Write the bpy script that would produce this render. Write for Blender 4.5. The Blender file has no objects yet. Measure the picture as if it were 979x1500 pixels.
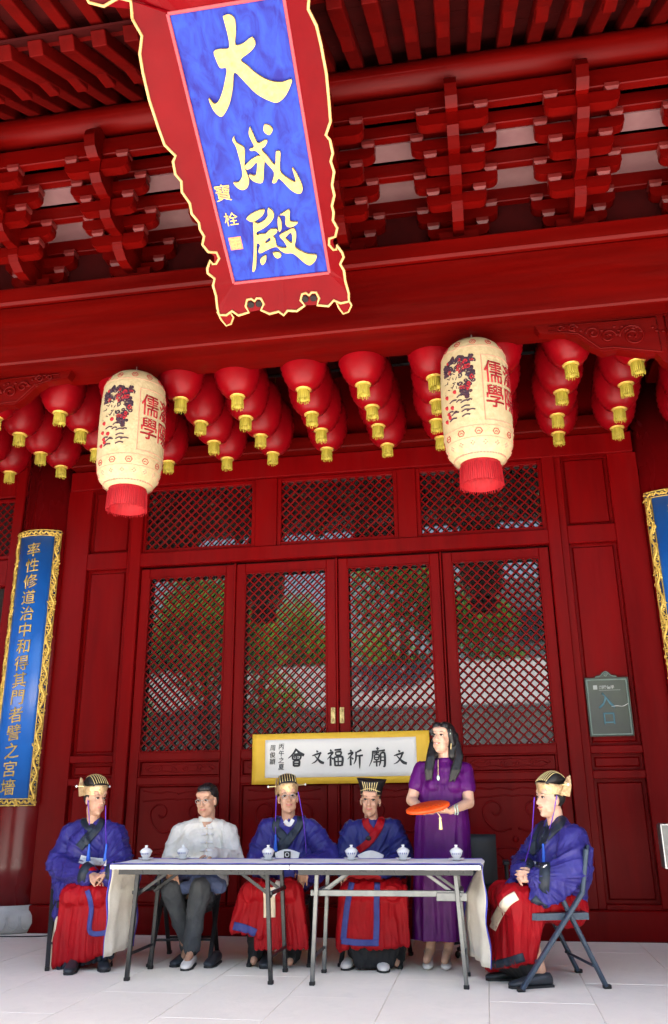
import bpy, bmesh, math, random
from mathutils import Vector, Matrix, noise
from mathutils.bvhtree import BVHTree
from math import sin, cos, pi, radians, sqrt, atan2
random.seed(7)
S = bpy.context.scene
COL = S.collection

# ------------------------------------------------------------------ camera
R_ = Vector((0.9856526, 0.1685114, -0.0096312)); U_ = Vector((0.0638004, -0.3191367, 0.9455587)); F_ = Vector((-0.1562638, 0.9326069, 0.3253091))
CAMP = Vector((0, 0, 1.12)); FPX = 1238.08
cd = bpy.data.cameras.new('camera'); cam = bpy.data.objects.new('camera', cd); COL.objects.link(cam)
cd.sensor_fit = 'VERTICAL'; cd.sensor_height = 24.0; cd.lens = 24.0*FPX/1500; cd.clip_start = .05; cd.clip_end = 500
cam.matrix_world = Matrix(((R_.x, U_.x, -F_.x, CAMP.x), (R_.y, U_.y, -F_.y, CAMP.y), (R_.z, U_.z, -F_.z, CAMP.z), (0, 0, 0, 1)))
S.camera = cam
# ------------------------------------------------------------------ light
SUN_EL, SUN_AZ = 67.5, 12.0        # azimuth: degrees from -Y towards +X
w = bpy.data.worlds.new('World'); S.world = w; w.use_nodes = True
wn = w.node_tree.nodes; wn.clear()
sky = wn.new('ShaderNodeTexSky'); sky.sky_type = 'NISHITA'; sky.sun_disc = False
sky.sun_elevation = radians(SUN_EL); sky.sun_rotation = radians(180-SUN_AZ); sky.dust_density = 2.0; sky.air_density = 1.2
bg = wn.new('ShaderNodeBackground'); bg.inputs[1].default_value = 0.075
wo = wn.new('ShaderNodeOutputWorld'); w.node_tree.links.new(sky.outputs[0], bg.inputs[0]); w.node_tree.links.new(bg.outputs[0], wo.inputs[0])
sl = bpy.data.lights.new('sun', 'SUN'); sl.energy = 5.0; sl.angle = radians(.53); sl.color = (1, .96, .9)
so = bpy.data.objects.new('sun', sl); COL.objects.link(so)
sd = Vector((sin(radians(SUN_AZ))*cos(radians(SUN_EL)), -cos(radians(SUN_AZ))*cos(radians(SUN_EL)), sin(radians(SUN_EL))))
so.rotation_euler = sd.to_track_quat('Z', 'Y').to_euler(); so.location = sd*30
S.view_settings.view_transform = 'Standard'; S.view_settings.look = 'None'; S.view_settings.gamma = 1
S.view_settings.exposure = 3.15
S.view_settings.use_curve_mapping = False
S.cycles.max_bounces = 8; S.cycles.diffuse_bounces = 5; S.cycles.glossy_bounces = 3; S.cycles.caustics_reflective = False
S.cycles.sample_clamp_indirect = 6

def P(px, py, Y):                      # photograph pixel -> world point in the vertical plane Y
    d = F_ + R_*((px-489.5)/FPX) - U_*((py-750)/FPX)
    return CAMP + d*(Y/d.y)

# ------------------------------------------------------------------ materials
def mat(name, c1, c2=None, rough=.5, scale=6, bump=0., bscale=None, spec=.35, coat=0., metal=0., stretch=None, rvar=.1, sheen=0., sss=0., detail=5, contrast=(.3, .7), ior=None, dust=None, distort=0.):
    m = bpy.data.materials.new(name); m.use_nodes = True
    nt = m.node_tree; n = nt.nodes; l = nt.links; b = n['Principled BSDF']
    tc = n.new('ShaderNodeTexCoord'); mp = n.new('ShaderNodeMapping'); l.new(tc.outputs['Object'], mp.inputs[0])
    if stretch: mp.inputs['Scale'].default_value = stretch
    nz = n.new('ShaderNodeTexNoise'); nz.inputs['Scale'].default_value = scale; nz.inputs['Detail'].default_value = detail; nz.inputs['Roughness'].default_value = .6
    l.new(mp.outputs[0], nz.inputs['Vector'])
    c2 = c2 or tuple(x*.75 for x in c1)
    cr = n.new('ShaderNodeValToRGB'); cr.color_ramp.elements[0].position = contrast[0]; cr.color_ramp.elements[1].position = contrast[1]
    cr.color_ramp.elements[0].color = (*c2, 1); cr.color_ramp.elements[1].color = (*c1, 1)
    nz.inputs['Distortion'].default_value = distort
    l.new(nz.outputs[0], cr.inputs[0]); l.new(cr.outputs[0], b.inputs['Base Color'])
    if dust:
        nd = n.new('ShaderNodeTexNoise'); nd.inputs['Scale'].default_value = scale*1.7; nd.inputs['Detail'].default_value = 10; nd.inputs['Roughness'].default_value = .72; l.new(mp.outputs[0], nd.inputs['Vector'])
        rd_ = n.new('ShaderNodeMapRange'); rd_.inputs[1].default_value = .50; rd_.inputs[2].default_value = .78; rd_.inputs[4].default_value = .55; l.new(nd.outputs[0], rd_.inputs[0])
        mx = n.new('ShaderNodeMix'); mx.data_type = 'RGBA'; l.new(rd_.outputs[0], mx.inputs[0]); l.new(cr.outputs[0], mx.inputs[6]); mx.inputs[7].default_value = (*dust, 1); l.new(mx.outputs[2], b.inputs['Base Color'])
    rr = n.new('ShaderNodeMapRange'); rr.inputs[3].default_value = max(.02, rough-rvar); rr.inputs[4].default_value = min(1, rough+rvar)
    nz2 = n.new('ShaderNodeTexNoise'); nz2.inputs['Scale'].default_value = scale*2.3; nz2.inputs['Detail'].default_value = 3
    l.new(mp.outputs[0], nz2.inputs['Vector']); l.new(nz2.outputs[0], rr.inputs[0]); l.new(rr.outputs[0], b.inputs['Roughness'])
    b.inputs['Specular IOR Level'].default_value = spec; b.inputs['Coat Weight'].default_value = coat; b.inputs['Coat Roughness'].default_value = .25
    b.inputs['Metallic'].default_value = metal; b.inputs['Sheen Weight'].default_value = sheen
    if ior: b.inputs['IOR'].default_value = ior
    if sss: b.inputs['Subsurface Weight'].default_value = sss; b.inputs['Subsurface Radius'].default_value = (.02, .008, .004); b.inputs['Subsurface Scale'].default_value = .6
    if bump:
        bp = n.new('ShaderNodeBump'); bp.inputs['Strength'].default_value = bump; bp.inputs['Distance'].default_value = .01
        nb = n.new('ShaderNodeTexNoise'); nb.inputs['Scale'].default_value = bscale or scale*6; nb.inputs['Detail'].default_value = 4
        l.new(mp.outputs[0], nb.inputs['Vector']); l.new(nb.outputs[0], bp.inputs['Height']); l.new(bp.outputs[0], b.inputs['Normal'])
    return m

M = {}
M['red'] = mat('red_lacquer', (.085, .0008, .0004), (.042, .0005, .0003), .42, 3, .15, 14, spec=.06, coat=.0, stretch=(.5, 1, 1))
M['redbeam'] = mat('beam_lacquer', (.098, .0008, .0004), (.048, .0005, .0003), .42, 5, .3, 16, spec=.07, dust=(.09, .004, .003), stretch=(.10, 1, 1))
M['door'] = mat('door_lacquer', (.135, .0009, .0014), (.082, .0005, .0009), .36, 4, .25, 18, spec=.07, dust=(.12, .005, .005), stretch=(1, 1, .14))
M['column'] = mat('column_lacquer', (.13, .0013, .0024), (.09, .001, .002), .26, 2, .06, 9, spec=.4, coat=.1, stretch=(1, 1, .3))
M['rafter'] = mat('rafter_paint', (.085, .0009, .0005), (.042, .0005, .0003), .65, 4, .25, 20, spec=.05, dust=(.08, .003, .003))
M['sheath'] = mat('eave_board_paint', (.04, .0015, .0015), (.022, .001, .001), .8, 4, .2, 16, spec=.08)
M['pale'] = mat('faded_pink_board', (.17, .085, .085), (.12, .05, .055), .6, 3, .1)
M['block'] = mat('bearing_block_lit_red', (.13, .014, .012), (.09, .005, .005), .4, 8, .1)  # paler than the arms: glints of ground light put into the colour
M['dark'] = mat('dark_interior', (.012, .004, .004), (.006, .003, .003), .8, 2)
M['gold'] = mat('gold_leaf', (.46, .33, .11), (.40, .25, .06), .42, 30, .25, 60, metal=.35)
M['goldrim'] = mat('gold_rim_paint', (.52, .32, .13), (.42, .24, .08), .5, 20, .2)
M['gilt'] = mat('gilt_carving', (.75, .52, .12), (.42, .25, .04), .4, 35, .5, 60, metal=.4)
M['plaqueblue'] = mat('plaque_blue_paint', (.014, .038, .29), (.009, .008, .15), .5, 8, .6, 14, spec=.15, stretch=(1.3, .6, .6), detail=8, contrast=(.34, .60), distort=1.0)
M['plaquered'] = mat('plaque_red_lacquer', (.14, .0006, .0026), (.10, .0004, .002), .4, 3, .06, spec=.08)
M['plaqueline'] = mat('plaque_pink_line', (.30, .03, .04), (.24, .02, .03), .4, 20)
M['coupletblue'] = mat('couplet_blue', (.010, .11, .44), (.008, .08, .35), .35, 3, .05, coat=.3)
M['darkblue'] = mat('dark_blue_ground', (.01, .015, .06), None, .6, 6)
M['paper'] = mat('lantern_paper', (.42, .33, .19), (.35, .26, .135), .75, 22, .5, 40, sss=0)
M['lredtxt'] = mat('lantern_red_ink', (.30, .004, .012), (.24, .004, .01), .7, 20)
M['inkline'] = mat('lantern_dark_ink', (.03, .02, .03), (.06, .02, .03), .7, 20)
M['inkblue'] = mat('lantern_blue_ink', (.010, .012, .028), (.05, .006, .01), .7, 60)
M['inkbrown'] = mat('lantern_faded_print', (.50, .22, .15), None, .8, 40)
M['lanred'] = mat('red_silk_lantern', (.20, .0006, .0036), (.14, .0004, .0024), .38, 6, .05, spec=.14)
M['tasyel'] = mat('yellow_tassel', (.46, .37, .05), (.24, .18, .015), .6, 60, .6, 90, stretch=(1, 1, .12))
M['tasred'] = mat('red_fringe', (.34, .001, .006), (.20, .0008, .004), .7, 60, .6, 90, stretch=(1, 1, .08))
M['glass'] = mat('door_glass', (.012, .014, .012), (.008, .01, .01), .03, 3, .03, 1.5, spec=.6, rvar=.01, ior=1.75)
M['stone'] = mat('floor_stone', (.86, .80, .70), (.78, .73, .64), .6, 2.2, .15, 40, detail=12, dust=(.64, .60, .53))
M['joint'] = mat('floor_joint', (.62, .59, .54), None, .9, 9)
M['plinth'] = mat('carved_plinth_stone', (.50, .49, .47), (.38, .37, .36), .7, 8, .3)
M['brass'] = mat('brass_pull', (.5, .38, .16), (.25, .18, .08), .4, 30, .4, metal=.7)
M['robe'] = mat('blue_satin', (.031, .027, .185), (.020, .017, .12), .42, 9, .12, 120, spec=.22)
M['robe4'] = mat('navy_satin', (.020, .022, .135), (.013, .015, .09), .42, 9, .12, 120, spec=.18)
M['collar'] = mat('dark_collar_cloth', (.012, .020, .035), (.008, .012, .022), .5, 20, .15)
M['skirt'] = mat('red_skirt_cloth', (.30, .001, .006), (.22, .0007, .004), .6, 7, .12, 100, spec=.18)
M['border'] = mat('skirt_border_cloth', (.035, .045, .22), None, .6, 20)
M['white'] = mat('white_cloth', (.68, .66, .65), (.6, .58, .58), .7, 10, .15)
M['cream'] = mat('cream_cloth', (.66, .57, .44), (.58, .49, .36), .8, 12, .25, 60)
M['jacket'] = mat('white_linen', (.66, .63, .58), (.56, .53, .48), .75, 12, .2, 90)
M['trouser'] = mat('grey_trousers', (.055, .062, .07), (.035, .04, .05), .8, 12, .2, 80)
M['black'] = mat('black_cloth', (.012, .012, .014), None, .8, 15, .2)
M['skin'] = mat('skin', (.46, .265, .18), (.38, .20, .13), .5, 18, .06, 50, sss=.15)
M['skinf'] = mat('skin_fair', (.54, .33, .24), (.46, .27, .19), .48, 18, .05, 50, sss=.15)
M['lip'] = mat('lips', (.50, .15, .13), None, .4, 20)
M['eyewhite'] = mat('eye_white', (.50, .44, .40), None, .3, 20)
M['eye'] = mat('dark_eye', (.02, .012, .01), None, .25, 20)
M['hair'] = mat('black_hair', (.006, .005, .006), (.012, .011, .012), .42, 40, .5, 70, spec=.3, stretch=(1, 1, .15))
M['hatblack'] = mat('black_hat_gauze', (.010, .009, .010), None, .45, 30, .2)
M['hatgold'] = mat('gold_hat_band', (.62, .44, .25), (.36, .22, .10), .38, 45, .6, 70, metal=.45)
M['goldline'] = mat('gold_thread', (.85, .68, .32), None, .4, 40, metal=.3)
M['purple'] = mat('purple_silk', (.085, .005, .115), (.05, .003, .075), .42, 8, .12, 90, spec=.18)
M['cord'] = mat('purple_cord', (.14, .04, .50), None, .6, 30)
M['tasblue'] = mat('blue_tassel', (.03, .13, .62), (.02, .08, .45), .6, 40, stretch=(1, 1, .1))
M['orange'] = mat('orange_lacquer', (.70, .08, .006), (.55, .045, .004), .45, 26, .3)
M['steel'] = mat('table_steel', (.16, .165, .16), (.10, .105, .11), .35, 10, .05, metal=.6)
M['steeldark'] = mat('black_enamel_steel', (.010, .011, .013), (.018, .019, .021), .3, 14, .05)
M['plastic'] = mat('slate_plastic', (.035, .055, .085), (.025, .04, .065), .45, 30, .2)
M['chairblk'] = mat('black_chair', (.014, .015, .018), None, .45, 30, .1)
M['laminate'] = mat('white_laminate', (.70, .69, .70), (.66, .65, .66), .3, 6)
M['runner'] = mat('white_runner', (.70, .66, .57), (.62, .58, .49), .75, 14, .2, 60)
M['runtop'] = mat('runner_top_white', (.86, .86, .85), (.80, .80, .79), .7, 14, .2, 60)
M['runblue'] = mat('runner_blue_stripe', (.07, .07, .42), (.05, .05, .34), .7, 14, .2)
M['porcelain'] = mat('porcelain', (.70, .70, .69), (.66, .66, .65), .15, 10, coat=.3)
M['cobalt'] = mat('cobalt_glaze', (.05, .08, .35), None, .2, 20)
M['banyel'] = mat('yellow_silk_mount', (.66, .42, .035), (.58, .34, .025), .6, 5, .15, 90)
M['banwhite'] = mat('rice_paper', (.68, .66, .63), (.63, .61, .58), .8, 4, .1)
M['ink'] = mat('black_ink', (.012, .012, .014), (.03, .03, .035), .6, 30)
M['slate'] = mat('sign_slate', (.055, .065, .05), (.04, .045, .045), .22, 3, coat=.2)
M['signedge'] = mat('sign_verdigris', (.14, .19, .16), (.10, .14, .13), .4, 12, .2)
M['signblue'] = mat('sign_blue_letter', (.05, .15, .20), None, .5, 20)
M['signgrey'] = mat('sign_grey_print', (.35, .37, .36), None, .5, 20)
M['seal'] = mat('orange_seal', (.75, .22, .08), (.6, .12, .05), .5, 60)
M['shoe'] = mat('dark_leather_shoe', (.03, .036, .045), (.02, .024, .03), .4, 20, .1)
M['shoewhite'] = mat('white_shoe', (.66, .63, .60), (.55, .52, .50), .45, 20)
M['sole'] = mat('rubber_sole', (.02, .02, .022), None, .6, 20)
M['jade'] = mat('jade', (.45, .58, .50), None, .2, 20)
M['metal'] = mat('bare_metal', (.5, .5, .5), None, .3, 20, metal=.9)
M['ground'] = mat('courtyard_paving', (.52, .50, .47), (.42, .40, .38), .8, 2, .2)
M['wallwhite'] = mat('white_render', (.72, .71, .70), (.64, .63, .62), .8, 2)
M['tile'] = mat('grey_roof_tile', (.30, .30, .31), (.20, .20, .21), .6, 12, .3)
M['bark'] = mat('bark', (.10, .07, .05), (.06, .04, .03), .9, 10, .6)
M['leaf'] = mat('leaves', (.16, .30, .05), (.06, .13, .02), .55, 3)
_n = M['leaf'].node_tree; _t = _n.nodes.new('ShaderNodeBsdfTranslucent'); _t.inputs[0].default_value = (.22, .42, .05, 1); _x = _n.nodes.new('ShaderNodeMixShader'); _x.inputs[0].default_value = .5
_o = [q for q in _n.nodes if q.type == 'OUTPUT_MATERIAL'][0]; _n.links.new(_n.nodes['Principled BSDF'].outputs[0], _x.inputs[1]); _n.links.new(_t.outputs[0], _x.inputs[2]); _n.links.new(_x.outputs[0], _o.inputs[0])
M['rubber'] = mat('black_rubber', (.012, .012, .012), None, .6, 20)

# ------------------------------------------------------------------ mesh builder
class MB:
    def __init__(s): s.v = []; s.f = []
    def add(s, vs, fs):
        o = len(s.v); s.v += [tuple(v) for v in vs]; s.f += [tuple(i+o for i in f) for f in fs]; return s
    def box(s, c, d, ch=0., rot=None):
        c = Vector(c); hx, hy, hz = d[0]/2, d[1]/2, d[2]/2
        ch = min(ch, hx*.45, hy*.45, hz*.45)
        if ch <= 0:
            vs = [Vector((x*hx, y*hy, z*hz)) for x in (-1, 1) for y in (-1, 1) for z in (-1, 1)]
            fs = [(0, 1, 3, 2), (4, 6, 7, 5), (0, 4, 5, 1), (2, 3, 7, 6), (0, 2, 6, 4), (1, 5, 7, 3)]
        else:
            vs = []; idx = {}
            for x in (-1, 1):
                for y in (-1, 1):
                    for z in (-1, 1):
                        for a in range(3):
                            p = [x*hx, y*hy, z*hz]
                            for k in range(3):
                                if k != a: p[k] -= (x, y, z)[k]*ch
                            idx[(x, y, z, a)] = len(vs); vs.append(Vector(p))
            fs = []
            for a in range(3):
                b, c_ = (a+1) % 3, (a+2) % 3
                for sg in (-1, 1):
                    q = []
                    for sb, sc in ((-1, -1), (1, -1), (1, 1), (-1, 1)):
                        k = [0, 0, 0]; k[a] = sg; k[b] = sb; k[c_] = sc; q.append(idx[(*k, a)])
                    fs.append(tuple(q if sg > 0 else q[::-1]))
            for a in range(3):   # edges along axis a
                b, c_ = (a+1) % 3, (a+2) % 3
                for sb in (-1, 1):
                    for sc in (-1, 1):
                        def K(sa, ax):
                            k = [0, 0, 0]; k[a] = sa; k[b] = sb; k[c_] = sc; return idx[(*k, ax)]
                        q = (K(-1, b), K(1, b), K(1, c_), K(-1, c_)); fs.append(q if sb*sc > 0 else q[::-1])
            for x in (-1, 1):
                for y in (-1, 1):
                    for z in (-1, 1):
                        q = (idx[(x, y, z, 0)], idx[(x, y, z, 1)], idx[(x, y, z, 2)]); fs.append(q if x*y*z > 0 else q[::-1])
        if rot is not None: vs = [rot @ v for v in vs]
        return s.add([v+c for v in vs], fs)
    def bar(s, a, b, wx, wy, ch=0., up=(0, 0, 1)):      # box from a to b; wx sideways, wy along up-ish
        a, b = Vector(a), Vector(b); d = b-a; L = d.length; d.normalize(); up = Vector(up)
        if abs(d.dot(up)) > .99: up = Vector((0, 1, 0))
        sx = d.cross(up).normalized(); sy = sx.cross(d).normalized()
        return s.box((a+b)/2, (wx, L, wy), ch, Matrix((sx, d, sy)).transposed())
    def loft(s, rings, cap=True, closed=True):
        n = len(rings[0]); vs = [v for r in rings for v in r]; fs = []
        for i in range(len(rings)-1):
            for j in range(n if closed else n-1):
                k = (j+1) % n; fs.append((i*n+j, i*n+k, (i+1)*n+k, (i+1)*n+j))
        if cap: fs.append(tuple(range(n))[::-1]); fs.append(tuple(range((len(rings)-1)*n, len(rings)*n)))
        return s.add(vs, fs)
    def tube(s, pts, r, n=8, cap=True, flat=None):
        pts = [Vector(p) for p in pts]; m = len(pts); rs = r if isinstance(r, (list, tuple)) else [r]*m
        rings = []; pu = None
        for i, p in enumerate(pts):
            d = (pts[min(i+1, m-1)]-pts[max(i-1, 0)]).normalized()
            if pu is None:
                pu = Vector((0, 0, 1)) if abs(d.z) < .9 else Vector((0, 1, 0))
            sx = d.cross(pu)
            if sx.length < 1e-4: sx = d.cross(Vector((1, 0, 0)))
            sx.normalize(); pu = sx.cross(d).normalized()
            fa = flat if flat else 1
            rings.append([p+(sx*cos(2*pi*k/n)+pu*sin(2*pi*k/n)*fa)*rs[i] for k in range(n)])
        return s.loft(rings, cap)
    def cap(s, a, b, ra, rb, n=12, h=3):        # capsule
        a, b = Vector(a), Vector(b); d = b-a
        if d.length < 1e-5: d = Vector((0, 0, 1e-4)); b = a+d
        d.normalize(); u = Vector((0, 0, 1)) if abs(d.z) < .9 else Vector((0, 1, 0))
        sx = d.cross(u).normalized(); sy = sx.cross(d)
        rings = []
        for k in range(h, -1, -1):
            t = pi/2*k/(h+.15); rings.append([a-d*ra*sin(t)+(sx*cos(2*pi*j/n)+sy*sin(2*pi*j/n))*ra*cos(t) for j in range(n)])
        for k in range(0, h+1):
            t = pi/2*k/(h+.15); rings.append([b+d*rb*sin(t)+(sx*cos(2*pi*j/n)+sy*sin(2*pi*j/n))*rb*cos(t) for j in range(n)])
        return s.loft(rings)
    def chain(s, pts, rs, n=12):
        for i in range(len(pts)-1): s.cap(pts[i], pts[i+1], rs[i], rs[i+1], n)
        return s
    def web(s, A, B, r, n=8, rb=None, jit=0.):   # capsules from line A to line B
        A = [Vector(a) for a in A]; B = [Vector(b) for b in B]
        def at(L, t):
            t *= len(L)-1; i = min(int(t), len(L)-2); return L[i].lerp(L[i+1], t-i)
        for k in range(n+1):
            q = Vector((random.uniform(-jit, jit), random.uniform(-jit, jit), random.uniform(-jit, jit)*.3)) if jit else Vector((0, 0, 0))
            s.cap(at(A, k/n), at(B, k/n)+q, r, (rb or r)*(1+(random.uniform(-.35, .25) if jit else 0)), 8, 2)
        return s
    def ell(s, c, r, rot=None, n=16, m=10):
        c = Vector(c); rings = []
        for i in range(m+1):
            t = -pi/2+pi*(i+.02)/(m+.04); ring = []
            for k in range(n):
                v = Vector((r[0]*cos(t)*cos(2*pi*k/n), r[1]*cos(t)*sin(2*pi*k/n), r[2]*sin(t)))
                if rot is not None: v = rot @ v
                ring.append(c+v)
            rings.append(ring)
        return s.loft(rings)
    def lathe(s, prof, c=(0, 0, 0), n=24, cap=True):
        c = Vector(c); return s.loft([[c+Vector((r*cos(2*pi*k/n), r*sin(2*pi*k/n), z)) for k in range(n)] for r, z in prof], cap)
    def prism(s, poly, f0, f1):                   # polygon (list of 2d) mapped by f0/f1 to two faces
        n = len(poly); vs = [f0(*p) for p in poly]+[f1(*p) for p in poly]
        return s.add(vs, [tuple(range(n)), tuple(range(2*n-1, n-1, -1))]+[(i, i+n, (i+1) % n+n, (i+1) % n) for i in range(n)])
    def mesh(s, name, smooth=False):
        me = bpy.data.meshes.new(name); me.from_pydata(s.v, [], s.f); me.validate(); me.update()
        bm = bmesh.new(); bm.from_mesh(me); bmesh.ops.recalc_face_normals(bm, faces=bm.faces); bm.to_mesh(me); bm.free()
        if smooth: me.polygons.foreach_set('use_smooth', [True]*len(me.polygons))
        return me

def tag(o, label=None, cat=None, group=None, kind=None):
    for k, v in (('label', label), ('category', cat), ('group', group), ('kind', kind)):
        if v: o[k] = v
    return o
def put(name, me, m=None, parent=None):
    o = bpy.data.objects.new(name, me); COL.objects.link(o)
    if m is not None and not me.materials: me.materials.append(M[m] if isinstance(m, str) else m)
    if parent is not None:
        o.parent = parent; o.matrix_parent_inverse = Matrix.Translation(-WL(parent))
    return o
def WL(o):
    v = o.location.copy(); p = o.parent
    return v if p is None else v+WL(p)+o.matrix_parent_inverse.translation
def obj(name, mb, m, parent=None, smooth=False, **k):
    o = put(name, mb.mesh(name, smooth), m, parent); return tag(o, **k)
def thing(name, label, cat, loc=(0, 0, 0), group=None):
    o = bpy.data.objects.new(name, None); COL.objects.link(o); o.location = loc; o.empty_display_size = .1
    return tag(o, label, cat, group)
def dup(o, parent=None, delta=None, label=None):
    c = o.copy(); COL.objects.link(c); mpi = o.matrix_parent_inverse.copy()
    if parent is not None: c.parent = parent; c.matrix_parent_inverse = mpi
    if delta is not None: c.location = Vector(o.location)+Vector(delta)
    if label: c['label'] = label
    for ch in list(o.children): dup(ch, c)
    return c
def bbox(mb_list): pass

def remesh(mb, name, voxel, smooth=4, disp=None, sf=.5):
    me = mb.mesh(name); o = bpy.data.objects.new('tmp', me); COL.objects.link(o)
    r = o.modifiers.new('r', 'REMESH'); r.mode = 'VOXEL'; r.voxel_size = voxel; r.adaptivity = 0
    if smooth: q = o.modifiers.new('s', 'SMOOTH'); q.factor = sf; q.iterations = smooth
    dg = bpy.context.evaluated_depsgraph_get(); out = bpy.data.meshes.new_from_object(o.evaluated_get(dg))
    bpy.data.objects.remove(o); bpy.data.meshes.remove(me); out.name = name
    if disp:
        ns = [v.normal.copy() for v in out.vertices]
        for v, n in zip(out.vertices, ns): v.co += n*disp(v.co)
    out.polygons.foreach_set('use_smooth', [True]*len(out.polygons)); out.update()
    return out
def folds(a=.008, fx=16, fz=3.5, ph=0., fy=None):
    fy = fy or fx
    def f(p):
        q = Vector((p.x*fx+ph, p.y*fy, p.z*fz)); n = noise.noise(q)
        n2 = noise.noise(Vector((p.x*fx*2.1, p.y*fy*2.1+ph, p.z*fz*2.6)))
        w1 = noise.noise(Vector((p.x*5+ph, p.y*5, p.z*5)))
        r1 = max(0, 1-3.2*abs(n+.25*w1))**1.6; r2 = max(0, 1-3.5*abs(n2-.3*w1))**1.5
        return a*(1.25*r1+.55*r2-.45)+a*.7*w1
    return f
def folds_r(a, c, ph=0., yw=1.):          # creases that radiate from a gathering point c
    base = folds(a*.55, 8, 2.5, ph)
    def f(p):
        d = p-c; r = d.length; th = atan2(d.z, d.x); k = min(1, max(0, (r-.07)/.16))
        n = noise.noise(Vector((th*3.2+ph, r*2.2, d.y*4))); n2 = noise.noise(Vector((th*7+ph*2, r*3.0, d.y*6)))
        return base(p)+k*a*(1.7*max(0, 1-4*abs(n))**1.3+.8*max(0, 1-4*abs(n2))**1.3-.6)
    return f
def bvh_of(*mes):
    vs = []; fs = []
    for me in mes:
        o = len(vs); vs += [v.co.copy() for v in me.vertices]; fs += [tuple(i+o for i in p.vertices) for p in me.polygons]
    return BVHTree.FromPolygons(vs, fs)
def crs(pts, k=6):                                 # Catmull-Rom on tuples
    out = []; n = len(pts)
    for i in range(n-1):
        p0, p1, p2, p3 = pts[max(i-1, 0)], pts[i], pts[i+1], pts[min(i+2, n-1)]
        for j in range(k):
            t = j/k; out.append(tuple(.5*(2*b+(c-a)*t+(2*a-5*b+4*c-d)*t*t+(3*b-a-3*c+d)*t**3) for a, b, c, d in zip(p0, p1, p2, p3)))
    out.append(tuple(pts[-1])); return out
def strip(bvh, pts, width, d, off, name, m, parent, nw=5, k=8, th=.004, **kw):
    """band laid on a surface: centre line pts (3d), rays along d; width float or list"""
    d = Vector(d).normalized(); C = [Vector(p) for p in crs([tuple(p) for p in pts], k)]
    W = width if isinstance(width, (list, tuple)) else [width]*len(pts)
    Wc = [x[0] for x in crs([(x,) for x in W], k)]
    rows = []
    for i, c in enumerate(C):
        t = (C[min(i+1, len(C)-1)]-C[max(i-1, 0)]).normalized(); sd_ = t.cross(d).normalized(); row = []
        for j in range(nw+1):
            p = c+sd_*Wc[i]*(j/nw-.5); hit = bvh.ray_cast(p-d*2, d, 4)
            row.append(hit[0] if hit[0] is not None else None)
        rows.append(row)
    # fill misses
    for i, row in enumerate(rows):
        good = [q for q in row if q is not None]
        for j in range(len(row)):
            if row[j] is None:
                base = min((abs(a-j), q) for a, q in enumerate(row) if q is not None)[1] if False else (good[0] if good and j < nw/2 else (good[-1] if good else None))
                p = C[i]
                row[j] = (p+(rows[i-1][j]-C[i-1]) if i and rows[i-1][j] is not None else p.copy()) if base is None else base.copy()
    mb = MB(); n = nw+1; vs = []
    for row in rows: vs += [q-d*off for q in row]
    for row in rows: vs += [q-d*(off-th-.006) for q in row]
    N = len(rows)*n; fs = []
    for i in range(len(rows)-1):
        for j in range(nw):
            a = i*n+j; fs += [(a, a+1, a+n+1, a+n), (N+a, N+a+n, N+a+n+1, N+a+1)]
    for i in range(len(rows)-1): fs += [(i*n, (i+1)*n, N+(i+1)*n, N+i*n), (i*n+nw, N+i*n+nw, N+(i+1)*n+nw, (i+1)*n+nw)]
    for j in range(nw): fs += [(j, N+j, N+j+1, j+1), ((len(rows)-1)*n+j, (len(rows)-1)*n+j+1, N+(len(rows)-1)*n+j+1, N+(len(rows)-1)*n+j)]
    mb.add(vs, fs); return obj(name, mb, m, parent, True, **kw)

# ------------------------------------------------------------------ lettering
def glyph(ch, size, fn, depth, name, m, parent, bold=.0, cut=0., **kw):
    """a printed character: outline from the built-in font, mapped by fn(u, v, w)->world, u,v centred, w the height off the surface"""
    c = bpy.data.curves.new('t', 'FONT'); c.body = ch; c.size = size; c.offset = bold*size; c.resolution_u = 2; c.fill_mode = 'FRONT'
    o = bpy.data.objects.new('t', c); COL.objects.link(o)
    dg = bpy.context.evaluated_depsgraph_get(); me = bpy.data.meshes.new_from_object(o.evaluated_get(dg))
    bpy.data.objects.remove(o); bpy.data.curves.remove(c)
    xs = [v.co.x for v in me.vertices] or [0]; ys = [v.co.y for v in me.vertices] or [0]
    cx, cy = (min(xs)+max(xs))/2, (min(ys)+max(ys))/2
    bm = bmesh.new(); bm.from_mesh(me); bmesh.ops.translate(bm, verts=bm.verts, vec=(-cx, -cy, 0)); bmesh.ops.remove_doubles(bm, verts=bm.verts, dist=size*.0004)
    if cut:
        x = -size*.6
        while x < size*.6:
            bmesh.ops.bisect_plane(bm, geom=bm.verts[:]+bm.edges[:]+bm.faces[:], plane_co=(x, 0, 0), plane_no=(1, 0, 0)); x += cut
    r = bmesh.ops.extrude_face_region(bm, geom=bm.faces[:])
    for v in [g for g in r['geom'] if isinstance(g, bmesh.types.BMVert)]: v.co.z += 1
    for v in bm.verts: v.co = Vector(fn(v.co.x, v.co.y, depth if v.co.z > .5 else 0))
    bmesh.ops.recalc_face_normals(bm, faces=bm.faces); bm.to_mesh(me); bm.free(); me.materials.clear(); me.name = name
    o = put(name, me, m, parent); return tag(o, **kw)
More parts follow.
